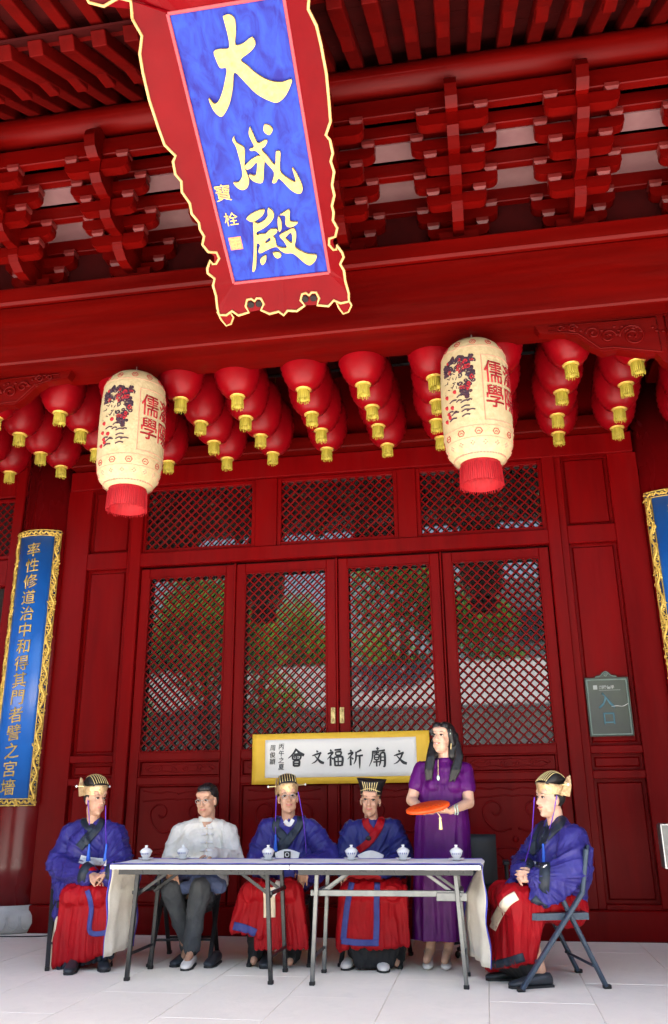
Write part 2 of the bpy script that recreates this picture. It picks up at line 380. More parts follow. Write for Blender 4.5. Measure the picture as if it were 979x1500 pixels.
def brush(strokes, fn, depth, name, m, parent, **kw):
    """brush strokes: each a list of (u, v, half width); extruded"""
    mb = MB()
    for q, st in enumerate(strokes):
        c = crs(st, 5); L = []; Rr = []
        for i, (x, y, w_) in enumerate(c):
            a = c[max(i-1, 0)]; b = c[min(i+1, len(c)-1)]; dx, dy = b[0]-a[0], b[1]-a[1]; n = math.hypot(dx, dy) or 1
            w_ = max(w_, .002); L.append((x-dy/n*w_, y+dx/n*w_)); Rr.append((x+dy/n*w_, y-dx/n*w_))
        d2 = depth*(1+.06*q); N = len(c)
        vs = [fn(*p, d2) for p in L]+[fn(*p, d2) for p in Rr]+[fn(*p, 0) for p in L]+[fn(*p, 0) for p in Rr]; fs = []
        for i in range(N-1): fs += [(i, N+i, N+i+1, i+1), (i, i+1, 2*N+i+1, 2*N+i), (N+i, 3*N+i, 3*N+i+1, N+i+1)]
        fs += [(0, 2*N, 3*N, N), (N-1, 2*N-1, 4*N-1, 3*N-1)]
        mb.add(vs, fs)
    return obj(name, mb, m, parent, **kw)
def outline(loops, fn, depth, name, m, parent, **kw):
    bm = bmesh.new(); es = []
    for lp in loops:
        lp = crs(lp+[lp[0]], 3)[:-1]
        vs = [bm.verts.new((a, b, 0)) for a, b in lp]; es += [bm.edges.new((vs[i], vs[(i+1) % len(vs)])) for i in range(len(vs))]
    bmesh.ops.triangle_fill(bm, use_beauty=True, use_dissolve=False, edges=es)
    r = bmesh.ops.extrude_face_region(bm, geom=bm.faces[:])
    for v in [g for g in r['geom'] if isinstance(g, bmesh.types.BMVert)]: v.co.z = 1
    for v in bm.verts: v.co = Vector(fn(v.co.x, v.co.y, depth if v.co.z > .5 else 0))
    bmesh.ops.recalc_face_normals(bm, faces=bm.faces)
    me = bpy.data.meshes.new(name); bm.to_mesh(me); bm.free(); return tag(put(name, me, m, parent), **kw)

# ================================================================== SETTING
XC = -1.325; CX = (XC-3.265, XC+3.265)
grd = MB(); grd.add([(-220, -220, -.16), (220, -220, -.16), (220, 220, -.16), (-220, 220, -.16)], [(0, 1, 2, 3)])
tag(obj('courtyard_ground', grd, 'ground'), kind='structure')
fl = tag(obj('porch_floor', MB().box((-1.5, 6.0, -.09), (15, 6.6, .16)), 'joint'), kind='structure')
sw, sl_ = .61, 1.22
sb = MB().box((0, 0, 0), (sw-.0025, sl_-.0025, .03), .003).mesh('floor_slab'); sb.materials.append(M['stone'])
for i in range(-11, 8):
    for j in range(5):
        o = put('floor_slab', sb, None, fl); o.location = (-.061+sw*(i+.5), 3.0+sl_*(j+.5)-(.61 if i % 2 else 0)+.3, -.015+random.uniform(-.0008, .0008))
        o.rotation_euler.x = random.uniform(-.0006, .0006)
cbl = [(-5.6, 8.0, .006), (-4.9, 7.93, .006), (-4.45, 7.85, .006), (-4.05, 7.9, .006), (-3.9, 8.06, .006), (-3.7, 8.1, .006)]
tag(obj('floor_cable', MB().tube(crs(cbl, 6), .005, 6), 'rubber', smooth=True), 'thin black cable lying along the foot of the left column', 'cable')

# ================================================================== THE HALL
hall = thing('temple_hall', 'red lacquered temple hall front with bracketed eaves, lattice doors and round columns', 'building', (XC, 8.2, 0))
def H(name, mb, m, parent=None, smooth=False, **k): return obj(name, mb, m, parent or hall, smooth, **k)
# columns with stone plinths
for cx in CX:
    col = H('column', MB().lathe([(.325, .22), (.318, .6), (.312, 2.5), (.308, 5.2)], (cx, 8.35, 0), 48), 'column', smooth=True)
    pl = H('plinth', MB().lathe([(.36, 0), (.40, .012), (.415, .05), (.43, .09), (.425, .15), (.405, .19), (.37, .205), (.365, .232), (.33, .236)], (cx, 8.35, 0), 48), 'plinth', col, True)
    for k in range(-7, 8):
        a = k*pi/12-pi/2; c = Vector((cx+.427*cos(a), 8.35+.427*sin(a), .1)); t = Vector((-sin(a), cos(a), 0))
        H('petal', MB().tube(crs([c-t*.045+Vector((0, 0, .055)), c-t*.047, c-t*.02-Vector((0, 0, .055)), c+t*.02-Vector((0, 0, .055)), c+t*.047, c+t*.045+Vector((0, 0, .055))], 3), .005, 5), 'plinth', pl, True)
for cx in CX:
    H('column', MB().lathe([(.33, .0), (.325, .6), (.315, 4.7), (.315, 5.35)], (cx, 6.0, 0), 32), 'column', smooth=True)
# wall sheet behind everything
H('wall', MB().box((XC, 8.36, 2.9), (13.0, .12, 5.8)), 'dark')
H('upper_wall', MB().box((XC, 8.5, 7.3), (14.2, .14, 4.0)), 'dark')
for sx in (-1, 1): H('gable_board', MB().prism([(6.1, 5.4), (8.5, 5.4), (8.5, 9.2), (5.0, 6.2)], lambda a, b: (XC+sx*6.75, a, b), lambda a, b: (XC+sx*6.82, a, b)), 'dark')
def lattice(parent, x0, x1, z0, z1, y=8.185, pitch=.094, th=.0155):
    for sgn, yy in ((1, y), (-1, y+.004)):
        c = math.floor((x0-(z1 if sgn > 0 else -z0))/pitch)*pitch
        cmax = x1-(z0 if sgn > 0 else -z1)
        while c < cmax:
            # line x = c + sgn*z
            if sgn > 0: zl, zh = max(z0, x0-c), min(z1, x1-c)
            else: zl, zh = max(z0, c-x1), min(z1, c-x0)
            if zh-zl > .03:
                a = (c+sgn*zl, yy, zl); b = (c+sgn*zh, yy, zh)
                H('lattice_bar', MB().bar(a, b, th*.8, th, .0, up=(0, 1, 0)), 'door', parent)
            c += pitch
def frame_ring(mb, x0, x1, z0, z1, wd, y0, dp, ch=.006):      # wd: frame width outside the opening
    yc = y0+dp/2
    mb.box((x0-wd/2, yc, (z0+z1)/2), (wd, dp, z1-z0+2*wd), ch).box((x1+wd/2, yc, (z0+z1)/2), (wd, dp, z1-z0+2*wd), ch)
    mb.box(((x0+x1)/2, yc+.0015, z0-wd/2), (x1-x0+.002, dp-.003, wd), ch).box(((x0+x1)/2, yc+.0015, z1+wd/2), (x1-x0+.002, dp-.003, wd), ch)
    return mb
def bead(mb, x0, x1, z0, z1, y, r=.008):
    for a, b in (((x0, z0), (x1, z0)), ((x1, z0), (x1, z1)), ((x1, z1), (x0, z1)), ((x0, z1), (x0, z0))):
        mb.bar((a[0], y, a[1]), (b[0], y, b[1]), r*2, r*2, r*.7)
    return mb
def panelled(parent, x0, x1, z0, z1, y=8.235, bev=.045, name='panel'):
    """recessed board with a raised field"""
    mb = MB().box(((x0+x1)/2, y+.02, (z0+z1)/2), (x1-x0+.02, .03, z1-z0+.02))
    b = bev
    o = [(x0+b, y, z0+b), (x1-b, y, z0+b), (x1-b, y, z1-b), (x0+b, y, z1-b)]; i = [(x0+b+.012, y-.014, z0+b+.012), (x1-b-.012, y-.014, z0+b+.012), (x1-b-.012, y-.014, z1-b-.012), (x0+b+.012, y-.014, z1-b-.012)]
    mb.loft([[(x, y_+.01, z) for x, y_, z in o], o, i])
    return H(name, mb, 'door', parent)
def spiral(cx, cz, r0, turns, a0, y, tail=None, hand=1, n=26):
    pts = []
    for k in range(n):
        t = k/(n-1); a = a0+hand*turns*2*pi*t; r = r0*(1-.82*t); pts.append((cx+r*cos(a), y, cz+r*sin(a)))
    return ([tuple(t) for t in tail] if tail else [])+pts
# side bays beyond the columns
for sx in (-1, 1):
    x0 = XC+sx*3.5; x1 = XC+sx*6.4
    for zc, hh in ((.4, .8), (3.52, .3), (5.0, 1.2)): H('bay_rail', MB().box(((x0+x1)/2, 8.24, zc), (2.9, .1, hh), .01), 'door')
    bt = H('bay_lattice', frame_ring(MB(), min(x0, x1)+.1, max(x0, x1)-.1, 3.72, 4.34, .04, 8.19, .05), 'door') if sx < 0 else None
    if bt: lattice(bt, x1+.1, x0-.1, 3.72, 4.34, 8.2)
    for k in range(4):
        H('post', MB().box((x0+sx*(.1+k*.93), 8.225, 2.45), (.12, .12, 4.6), .01), 'door')
leafs = [(-3.335, -2.505), (-2.30, -1.455), (-1.24, -.41), (-.19, .655)]
for li, (x0, x1) in enumerate(leafs):
    lf = H('door_leaf', frame_ring(MB(), x0, x1, .36, 3.37, .095, 8.165, .07).box(((x0+x1)/2, 8.2015, 1.565), (x1-x0+.002, .067, .075), .006).box(((x0+x1)/2, 8.2015, 1.335), (x1-x0+.002, .067, .07), .006).box(((x0+x1)/2, 8.2, .252), (x1-x0+.19, .06, .022), .004), 'door')
    H('bead_moulding', bead(bead(bead(MB(), x0+.004, x1-.004, 1.607, 3.365, 8.166), x0+.012, x1-.012, 1.375, 1.523, 8.172, .006), x0+.012, x1-.012, .37, 1.293, 8.172, .006), 'door', lf)
    H('glass_pane', MB().box(((x0+x1)/2, 8.235, 2.485), (x1-x0+.02, .012, 1.79)), 'glass', lf)
    lattice(lf, x0, x1, 1.603, 3.37)
    panelled(lf, x0, x1, 1.37, 1.53, 8.215, .012); panelled(lf, x0, x1, .36, 1.30, 8.215, .012, 'carved_panel')
    # carving of the little panel
    sc = MB(); xc = (x0+x1)/2; yy = 8.199
    for sx in (-1, 1):
        sc.tube([(xc+sx*(x_-xc), y_, z_) for x_, y_, z_ in spiral(xc+.06, 1.45, .03, 1.2, pi, yy)], .005, 5)
        sc.tube([(xc+sx*(x_-xc), y_, z_) for x_, y_, z_ in spiral(xc+.2, 1.45, .032, 1.1, 0, yy, [(xc+.34, yy, 1.44), (xc+.28, yy, 1.47)])], .005, 5)
        sc.tube(crs([(xc+sx*.36, yy, 1.455), (xc+sx*.27, yy, 1.415), (xc+sx*.15, yy, 1.43), (xc+sx*.05, yy, 1.41), (xc, yy, 1.42)], 5), .004, 5)
        sc.tube(crs([(xc+sx*.36, yy, 1.455), (xc+sx*.3, yy, 1.485), (xc+sx*.12, yy, 1.48), (xc, yy, 1.49)], 5), .004, 5)
    H('scroll_carving', sc, 'door', lf, True)
    # large cloud scrolls
    big = MB()
    for sx in (-1, 1):
        fx = lambda p: [(xc+sx*(q[0]-xc), q[1], q[2]) for q in p]
        for zc, up in ((1.0, 1), (.56, 1)):
            big.tube(fx(spiral(xc+.17, zc+.04, .105, .95, -.2, yy, crs([(xc+.03, yy, zc-.11), (xc+.16, yy, zc-.13), (xc+.27, yy, zc-.03)], 4)[:-1], 1)), [.010]*9+[.010-.006*k/25 for k in range(26)] if False else .010, 6)
            big.tube(fx(crs([(xc+.35, yy, zc+.15), (xc+.2, yy, zc+.16), (xc+.06, yy, zc+.17), (xc, yy, zc+.16)], 5)), .007, 5)
        big.tube(fx(crs([(xc+.35, yy, 1.245), (xc+.2, yy, 1.225), (xc+.1, yy, 1.235), (xc, yy, 1.215)], 5)), .007, 5)
        big.tube(fx(crs([(xc+.35, yy, .41), (xc+.2, yy, .425), (xc+.1, yy, .41), (xc, yy, .43)], 5)), .007, 5)
    big.ell((xc, yy, .80), (.028, .012, .028)); H('cloud_carving', big, 'door', lf, True)
for px in (-1.395, -1.31):
    pu = H('pull_plate', MB().box((px, 8.158, 1.91), (.045, .014, .15), .003), 'brass')
    for k in (-1, 1): H('pull_stud', MB().ell((px, 8.15, 1.91+k*.045), (.012, .01, .018)), 'brass', pu, True)
# meeting posts between leaf pairs, jambs
for x_, w_ in ((-2.402, .016), (-1.347, .018), (-.30, .016)):
    H('cover_strip', MB().box((x_, 8.16, 1.92), (w_, .05, 3.1), .004), 'door')
for x_ in (-3.50, .82):
    H('jamb', MB().box((x_, 8.19, 2.45), (.125, .13, 4.42), .008), 'door')
H('sill', MB().box((XC, 8.17, .12), (5.95, .16, .24), .01), 'door')
H('transom_rail', MB().box((XC, 8.185, 3.565), (4.24, .10, .145), .006), 'door')
for x0, x1 in ((-3.41, -2.25), (-1.93, -.75), (-.47, .72)):
    tf = H('transom', frame_ring(MB(), x0, x1, 3.685, 4.345, .045, 8.17, .06), 'door')
    H('glass_pane', MB().box(((x0+x1)/2, 8.235, 4.015), (x1-x0+.02, .012, .68)), 'glass', tf)
    lattice(tf, x0, x1, 3.685, 4.345)
for x_, w_ in ((-2.09, .22), (-.61, .18)): H('mullion', MB().box((x_, 8.195, 4.015), (w_+.012, .08, .75), .005), 'door')
H('head_rail', MB().box((XC, 8.18, 4.50), (5.95, .12, .215), .006), 'door')
H('cornice', MB().box((XC, 8.10, 4.69), (5.9, .24, .15), .012), 'redbeam')
H('lintel', MB().box((XC, 8.2, 5.2), (6.0, .2, .85), .012), 'door')
# side panels
for sx in (-1, 1):
    a, b = XC+sx*2.275, XC+sx*2.725; x0, x1 = min(a, b), max(a, b)
    fr = H('side_panel_frame', MB(), 'door')
    bpy.data.objects.remove(fr)
    mb = MB()
    for xx, ww in (((x0-.14, .28), (x1+.035, .07)) if sx < 0 else ((x0-.035, .07), (x1+.14, .28))): mb.box((xx, 8.195, 2.32), (ww, .075, 4.16), .006)
    for zc, hh in ((.255, .05), (1.335, .07), (1.55, .07), (3.58, .18), (4.45, .09)): mb.box(((x0+x1)/2, 8.1965, zc), (x1-x0+.002, .072, hh), .006)
    fr = H('side_panel_frame', mb, 'door')
    for z0, z1 in ((.28, 1.30), (1.37, 1.515), (1.585, 3.49), (3.67, 4.405)):
        panelled(fr, x0, x1, z0, z1, 8.225, .03)
# front architrave, plate
H('architrave', MB().box((XC, 6.0, 4.905), (14, .48, .556), .014), 'redbeam')
H('plate', MB().box((XC, 5.995, 5.27), (14, .56, .17), .02), 'redbeam')
for sx in (-1, 1):      # carved spandrel brackets under the beam
    def Q(u, z, y): return (XC+sx*u, y, z)
    prof = [(1.93, 4.63), (1.96, 4.56), (2.05, 4.545), (2.16, 4.535), (2.24, 4.49), (2.33, 4.40), (2.42, 4.345), (2.52, 4.355), (2.60, 4.33), (2.72, 4.30), (2.80, 4.30), (2.84, 4.225), (2.90, 4.165), (3.02, 4.155), (3.265, 4.15), (3.265, 4.63)]
    br = H('carved_corbel', MB().prism(prof, lambda u, z: Q(u, z, 5.955), lambda u, z: Q(u, z, 6.045)), 'redbeam')
    cv = MB(); y_ = 5.951
    for cu, cz, r0, a0, hd, tn in ((2.12, 4.575, .028, 0, 1, 1.2), (2.21, 4.57, .04, 0, 1, 1.3), (2.36, 4.51, .055, pi, -1, 1.3), (2.47, 4.47, .06, 0, 1, 1.4), (2.65, 4.46, .10, pi, -1, 1.7), (2.95, 4.44, .07, 0, 1, 1.4), (3.05, 4.33, .07, pi, -1, 1.3), (2.95, 4.25, .05, 0, 1, 1.3)):
        cv.tube([Q(q[0], q[2], y_) for q in spiral(cu, cz, r0, tn, a0, 0, None, hd)], .009, 6)
    for k in range(26):
        u = random.uniform(2.1, 3.1); z = 4.57-(u-2.1)*.12+random.uniform(-.05, .04)
        cv.ell(Q(u, z, y_), (.016, .007, .010), None, 7, 5)
    cv.tube([Q(*p, y_) for p in ((2.03, 4.60), (2.83, 4.60), (2.84, 4.30), (2.5, 4.375), (2.4, 4.375), (2.25, 4.52), (2.03, 4.565))], .006, 5)
    cv.tube([Q(*p, y_) for p in ((2.89, 4.60), (2.89, 4.2))], .006, 5)
    H('scroll_carving', cv, 'redbeam', br, True)
# ---- bracket sets
def arm(mb, x, y, z, hl, h=.10, t=.085):
    p = [(-hl, h), (-hl, h*.52), (-hl*.97, h*.3), (-hl*.9, h*.1), (-hl*.78, 0), (hl*.78, 0), (hl*.9, h*.1), (hl*.97, h*.3), (hl, h*.52), (hl, h)]
    return mb.prism(p, lambda u, w_: (x+u, y-t/2, z+w_), lambda u, w_: (x+u, y+t/2, z+w_))
def block(x, y, z, s=.1, h=.062):
    r = lambda k, zz: [(x-k, y-k, zz), (x+k, y-k, zz), (x+k, y+k, zz), (x-k, y+k, zz)]
    return MB().loft([r(s*.34, z), r(s*.5, z+h*.45), r(s*.5, z+h)])
SETS = [XC-.465+.93*k for k in range(-4, 5)]
st = None
for i, bx in enumerate(SETS):
    if st is None:
        x0 = bx; x = 0
        st = thing('bracket_set', None, None, (bx, 5.55, 5.36)); st.parent = hall; st.matrix_parent_inverse = Matrix.Translation(-WL(hall))
        bpy.data.objects.remove(st)
        # the cap block is the parent mesh of the set
        st = H('bracket_set', MB().loft([[(bx+a*.11, 6+b*.11, 5.356) for a, b in ((-1, -1), (1, -1), (1, 1), (-1, 1))], [(bx+a*.16, 6+b*.16, 5.43) for a, b in ((-1, -1), (1, -1), (1, 1), (-1, 1))], [(bx+a*.16, 6+b*.16, 5.50) for a, b in ((-1, -1), (1, -1), (1, 1), (-1, 1))]]), 'redbeam')
        # arms across
        for y, z, hl in ((5.96, 5.50, .25), (5.96, 5.665, .33), (5.55, 5.505, .23), (5.55, 5.675, .325), (5.30, 5.65, .23), (5.30, 5.82, .325), (5.07, 5.845, .265)):
            H('bracket_arm', arm(MB(), bx, y, z, hl), 'redbeam', st)
            for s_ in (-1, 1): H('bearing_block', block(bx+s_*(hl-.05), y, z+.100, .1), 'block', st)
        # arms projecting to the front (in the YZ plane), with curled noses
        def nose(pts, t=.085):
            return MB().prism(pts, lambda a, b: (bx-t/2, a, b), lambda a, b: (bx+t/2, a, b))
        H('projecting_arm', nose([(6.05, 5.50), (5.72, 5.42), (5.62, 5.425), (5.53, 5.47), (5.50, 5.52), (5.50, 5.60), (6.05, 5.60)]), 'redbeam', st)
        H('projecting_arm', nose([(6.05, 5.602), (5.58, 5.602), (5.50, 5.58), (5.37, 5.56), (5.27, 5.58), (5.235, 5.63), (5.235, 5.745), (6.05, 5.745)], .088), 'redbeam', st)
        H('projecting_arm', nose([(6.05, 5.747), (5.30, 5.747), (5.18, 5.735), (5.07, 5.76), (5.015, 5.81), (5.015, 5.93), (6.05, 5.93)], .085), 'redbeam', st)
        H('projecting_arm', nose([(6.0, 5.932), (5.05, 5.932), (4.97, 5.92), (4.90, 5.97), (4.875, 6.06), (4.90, 6.13), (4.95, 6.19), (6.0, 6.19)], .088), 'redbeam', st)
        for y, z in ((5.5, 5.60), (5.245, 5.745), (5.02, 5.93)): pass
        first = st
    else:
        dup(first, hall, (bx-SETS[0], 0, 0))
# tie beams between the bracket sets
H('tie_beam', MB().box((XC, 5.07, 6.075), (14, .075, .16), .006), 'redbeam')
H('tie_beam', MB().box((XC, 5.30, 6.06), (14, .075, .12), .006), 'redbeam')
H('tie_beam', MB().box((XC, 5.55, 5.90), (14, .075, .13), .006), 'redbeam')
H('tie_beam', MB().box((XC, 6.0, 5.90), (14, .09, .14), .006), 'redbeam')
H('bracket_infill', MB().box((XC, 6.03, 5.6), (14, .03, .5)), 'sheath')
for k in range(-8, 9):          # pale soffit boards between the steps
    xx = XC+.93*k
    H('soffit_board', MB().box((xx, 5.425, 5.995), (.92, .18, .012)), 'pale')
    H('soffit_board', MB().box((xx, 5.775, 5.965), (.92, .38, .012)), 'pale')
H('eave_purlin', MB().tube([(XC-7, 5.05, 6.33), (XC+7, 5.05, 6.33)], .118, 28), 'redbeam', smooth=True)
# rafters
SL, SLF = .60, .30
zb = lambda y: 6.475+(y-5.05)*SL                 # underside of rafter
zf = lambda y: zb(3.95)+.11+(y-3.95)*SLF          # underside of flying rafter
def raf(x, t=.1):
    return MB().bar((x, 7.4, zb(7.4)+t/2), (x, 3.86, zb(3.86)+t/2), t, t, .006)
def fly(x, t=.085):
    return MB().bar((x, 4.5, zf(4.5)+t/2), (x, 2.75, zf(2.75)+t/2), t, t, .006)
RX = [-.62+.22*k for k in range(-25, 18)]
r0 = H('rafter', raf(RX[0]), 'rafter'); f0 = H('flying_rafter', fly(RX[0]), 'rafter')
for x in RX[1:]:
    dup(r0, hall, (x-RX[0], 0, 0)); dup(f0, hall, (x-RX[0], 0, 0))
H('eave_board', MB().bar((XC-5.5, 3.93, zb(3.93)+.13), (XC+5.5, 3.93, zb(3.93)+.13), .03, .06, .0), 'rafter')
for k in range(12):             # sheathing planks over the rafters
    y1 = 7.4-k*.3; y0 = y1-.295
    H('sheathing_board', MB().bar((XC, (y0+y1)/2-.147, zb((y0+y1)/2-.147)+.118), (XC, (y0+y1)/2+.147, zb((y0+y1)/2+.147)+.118), 11, .014, up=(0, 0, 1)), 'sheath')
for k in range(6):
    y1 = 4.1-k*.26
    H('sheathing_board', MB().bar((XC, y1-.257, zf(y1-.257)+.096), (XC, y1, zf(y1)+.096), 11, .014, up=(0, 0, 1)), 'sheath')
H('roof', MB().prism([(2.6, zf(2.6)+.14), (4.0, zf(4.0)+.16), (7.6, zb(7.6)+.2), (9.6, 9.4), (9.6, 9.7), (7.5, 8.5), (4.0, 6.35), (2.6, zf(2.6)+.30)], lambda a, b: (XC-7, a, b), lambda a, b: (XC+7, a, b)), 'tile')
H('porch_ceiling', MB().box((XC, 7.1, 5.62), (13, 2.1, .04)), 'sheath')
for k in range(5):
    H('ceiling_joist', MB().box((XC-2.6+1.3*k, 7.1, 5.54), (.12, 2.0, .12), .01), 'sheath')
for yy in (6.32, 6.75, 7.18, 7.6):     # rails the small lanterns hang from
    H('hanging_rail', MB().tube([(XC-5.5, yy, 5.30), (XC+5.5, yy, 5.30)], .018, 8), 'steeldark')
for cx in CX:
    H('crossbeam', MB().box((cx, 7.1, 5.25), (.22, 1.8, .4), .015), 'redbeam')
H('side_wall', MB().box((XC-6.6, 7.1, 2.9), (.2, 2.6, 5.9)), 'door'); H('side_wall', MB().box((XC+6.6, 7.1, 2.9), (.2, 2.6, 5.9)), 'door')

# ================================================================== PLAQUE
PO = Vector((-1.2116, 5.05, 4.6835)); PU = Vector((0, -.86634, .49945)); PN = Vector((0, -.49945, -.86634)); PXv = Vector((1, 0, 0))
def pf(u, v, w_): return PO+PXv*u+PU*v+PN*w_
plq = thing('name_plaque', 'tall blue plaque with three gold characters, scalloped red frame, tilted under the eaves', 'plaque', tuple(PO))
hw, L_ = .351, 1.725
bb = MB().prism([(-hw, 0), (hw, 0), (hw, L_), (-hw, L_)], lambda a, b: pf(a, b, .0), lambda a, b: pf(a, b, -.03)); obj('blue_board', bb, 'plaqueblue', plq)
G = [[[(-0.023,1.668),(0.007,1.674),(0.03,1.664),(0.043,1.638),(0.034,1.578),(0.016,1.51),(0.069,1.514),(0.123,1.538),(0.136,1.497),(0.096,1.462),(0.03,1.428),(0.061,1.392),(0.108,1.339),(0.177,1.291),(0.252,1.271),(0.316,1.279),(0.298,1.236),(0.256,1.187),(0.204,1.161),(0.154,1.179),(0.085,1.228),(0.028,1.302),(-0.024,1.365),(-0.052,1.289),(-0.088,1.208),(-0.129,1.152),(-0.166,1.125),(-0.197,1.151),(-0.214,1.194),(-0.219,1.241),(-0.197,1.207),(-0.169,1.21),(-0.13,1.257),(-0.094,1.324),(-0.067,1.392),(-0.105,1.4),(-0.118,1.439),(-0.123,1.492),(-0.083,1.501),(-0.032,1.497),(-0.019,1.524),(-0.017,1.574),(-0.02,1.624)]],[[(0.095,1.043),(0.123,1.036),(0.143,1.006),(0.114,0.977),(0.084,1.006)]],[[(-0.115,0.998),(-0.109,0.96),(-0.073,0.93),(-0.064,0.903),(-0.086,0.814),(-0.086,0.778),(-0.077,0.718),(-0.095,0.672),(-0.13,0.655),(-0.163,0.671),(-0.185,0.71),(-0.155,0.707),(-0.125,0.73),(-0.11,0.769),(-0.109,0.852),(-0.115,0.933),(-0.128,0.974)]],[[(-0.088,0.805),(-0.032,0.842),(0.02,0.858),(0.052,0.837),(0.033,0.763),(0.011,0.689),(-0.034,0.694),(-0.065,0.722),(-0.068,0.749),(-0.031,0.736),(-0.012,0.769),(-0.001,0.82),(-0.044,0.791),(-0.076,0.783)]],[[(-0.0,1.041),(0.013,0.995),(0.031,0.937),(0.081,0.95),(0.094,0.94),(0.074,0.914),(0.046,0.895),(0.073,0.852),(0.114,0.788),(0.136,0.866),(0.152,0.87),(0.164,0.857),(0.14,0.75),(0.176,0.698),(0.224,0.662),(0.231,0.685),(0.223,0.757),(0.246,0.713),(0.268,0.633),(0.257,0.592),(0.229,0.586),(0.185,0.619),(0.127,0.698),(0.098,0.675),(0.074,0.681),(0.099,0.743),(0.054,0.819),(0.014,0.888),(-0.021,0.895),(-0.03,0.908),(0.002,0.918),(-0.007,0.959),(-0.015,0.999)]],[[(-0.014,0.506),(-0.03,0.476),(-0.074,0.447),(-0.116,0.433),(-0.147,0.452),(-0.146,0.468),(-0.103,0.491),(-0.049,0.507)]],[[(0.013,0.515),(0.036,0.49),(0.04,0.455),(0.008,0.415),(-0.044,0.382),(-0.1,0.36),(-0.104,0.338),(-0.078,0.341),(-0.04,0.34),(-0.006,0.365),(0.042,0.362),(0.034,0.337),(0.004,0.318),(0.016,0.297),(0.015,0.258),(0.029,0.233),(0.085,0.223),(0.075,0.27),(0.052,0.316),(0.108,0.341),(0.155,0.355),(0.168,0.324),(0.159,0.274),(0.143,0.223),(0.176,0.189),(0.222,0.16),(0.281,0.146),(0.268,0.108),(0.228,0.078),(0.192,0.096),(0.149,0.149),(0.116,0.179),(0.071,0.185),(0.037,0.209),(0.017,0.238),(-0.036,0.231),(-0.107,0.206),(-0.117,0.227),(-0.097,0.265),(-0.118,0.277),(-0.141,0.183),(-0.166,0.097),(-0.188,0.075),(-0.188,0.099),(-0.153,0.218),(-0.125,0.347),(-0.11,0.429),(-0.081,0.416),(-0.033,0.432),(-0.002,0.46),(0.003,0.491)],[(-0.057,0.286),(-0.02,0.311),(-0.018,0.288),(-0.054,0.273)],[(0.086,0.295),(0.137,0.328),(0.126,0.251)]],[[(0.069,0.449),(0.082,0.418),(0.074,0.362),(0.057,0.344),(0.053,0.371),(0.059,0.421)]],[[(0.08,0.457),(0.145,0.486),(0.152,0.467),(0.146,0.442),(0.145,0.404),(0.194,0.392),(0.157,0.368),(0.126,0.368),(0.108,0.39),(0.118,0.446)]],[[(-0.071,0.188),(-0.079,0.148),(-0.109,0.118),(-0.121,0.14),(-0.111,0.169)]],[[(-0.02,0.199),(0.022,0.197),(0.035,0.169),(0.007,0.155),(-0.013,0.171)]]]
names = ['gold_stroke']*len(G)
chd = obj('gold_character', MB(), 'gold', plq); bpy.data.objects.remove(chd)
for grp in (G[0:1], G[1:5], G[5:]):
    root = None
    for g in grp:
        o = outline([[(a, b) for a, b in lp] for lp in g], pf, .022, 'gold_stroke' if root else 'gold_character', 'gold', root or plq)
        root = root or o
glyph('寶', .12, lambda a, b, c: pf(-.275+a, .648+b, .002+c), .006, 'signature_character', 'gold', plq, .0)
glyph('栓', .10, lambda a, b, c: pf(-.262+a, .465+b, .002+c), .006, 'signature_character', 'gold', plq, .0)
se = obj('seal', MB().prism([(-.045, -.045), (.042, -.045), (.042, .045), (-.045, .045)], lambda a, b: pf(-.268+a, .29+b, .004), lambda a, b: pf(-.268+a, .29+b, 0)), 'seal', plq)
sm = MB()
for p, q in (((-.03, .03), (.03, .03)), ((-.03, .005), (.03, .005)), ((0, .035), (0, -.035)), ((-.03, -.02), (-.005, -.02)), ((.01, -.03), (.032, -.01))):
    a, b = pf(-.268+p[0], .29+p[1], .006), pf(-.268+q[0], .29+q[1], .006); sm.bar(a, b, .006, .003, up=tuple(PN))
obj('seal_marks', sm, 'gold', se)
# frame
left = [(-.537, 1.744), (-.511, 1.647), (-.547, 1.56), (-.558, 1.46), (-.565, 1.305), (-.556, 1.146), (-.547, 1.032), (-.502, .949), (-.525, .92), (-.531, .839), (-.508, .787), (-.521, .721), (-.493, .635), (-.498, .565), (-.469, .493), (-.474, .448), (-.46, .393), (-.483, .341), (-.46, .279), (-.411, .258), (-.403, .211), (-.431, .179), (-.454, .187), (-.46, .218), (-.492, .165), (-.497, .135), (-.463, .079), (-.484, .034), (-.482, -.046), (-.494, -.137), (-.49, -.188)]
bot = [(-.436, -.194), (-.389, -.171), (-.346, -.204), (-.266, -.191), (-.285, -.15), (-.268, -.111), (-.235, -.108), (-.214, -.125), (-.195, -.108), (-.165, -.112), (-.148, -.15), (-.175, -.185), (-.114, -.214), (-.046, -.205), (-.013, -.235)]
bot = bot+[(-.013+(-.013-a), b) for a, b in bot[::-1][1:]]
right = [(-.02-a, b) for a, b in left[::-1]]
top = [(.50, 1.83), (.56, 1.86), (.66, 1.83), (.74, 1.86), (.76, 1.93), (.70, 1.98), (.6, 1.97), (.45, 2.02), (.3, 1.98), (.15, 2.03), (0, 2.0)]
top = top+[(-a-.02, b) for a, b in top[::-1][1:]]
outl = left+bot+right+top
FD = .10
def inner(a, b):
    # nearest point on the rectangle border, by side
    if b < 0: return (max(-hw, min(hw, a*.72)), 0)
    if b > L_+.1: return (max(-hw, min(hw, a*.6)), L_)
    return ((-hw if a < 0 else hw), max(0, min(L_, b)))
sheet_left = [p for p in left if p not in ((-.411, .258), (-.403, .211), (-.431, .179), (-.454, .187), (-.46, .218))]
i_ = sheet_left.index((-.46, .279)); sheet_left[i_+1:i_+1] = [(-.432, .235), (-.44, .195)]
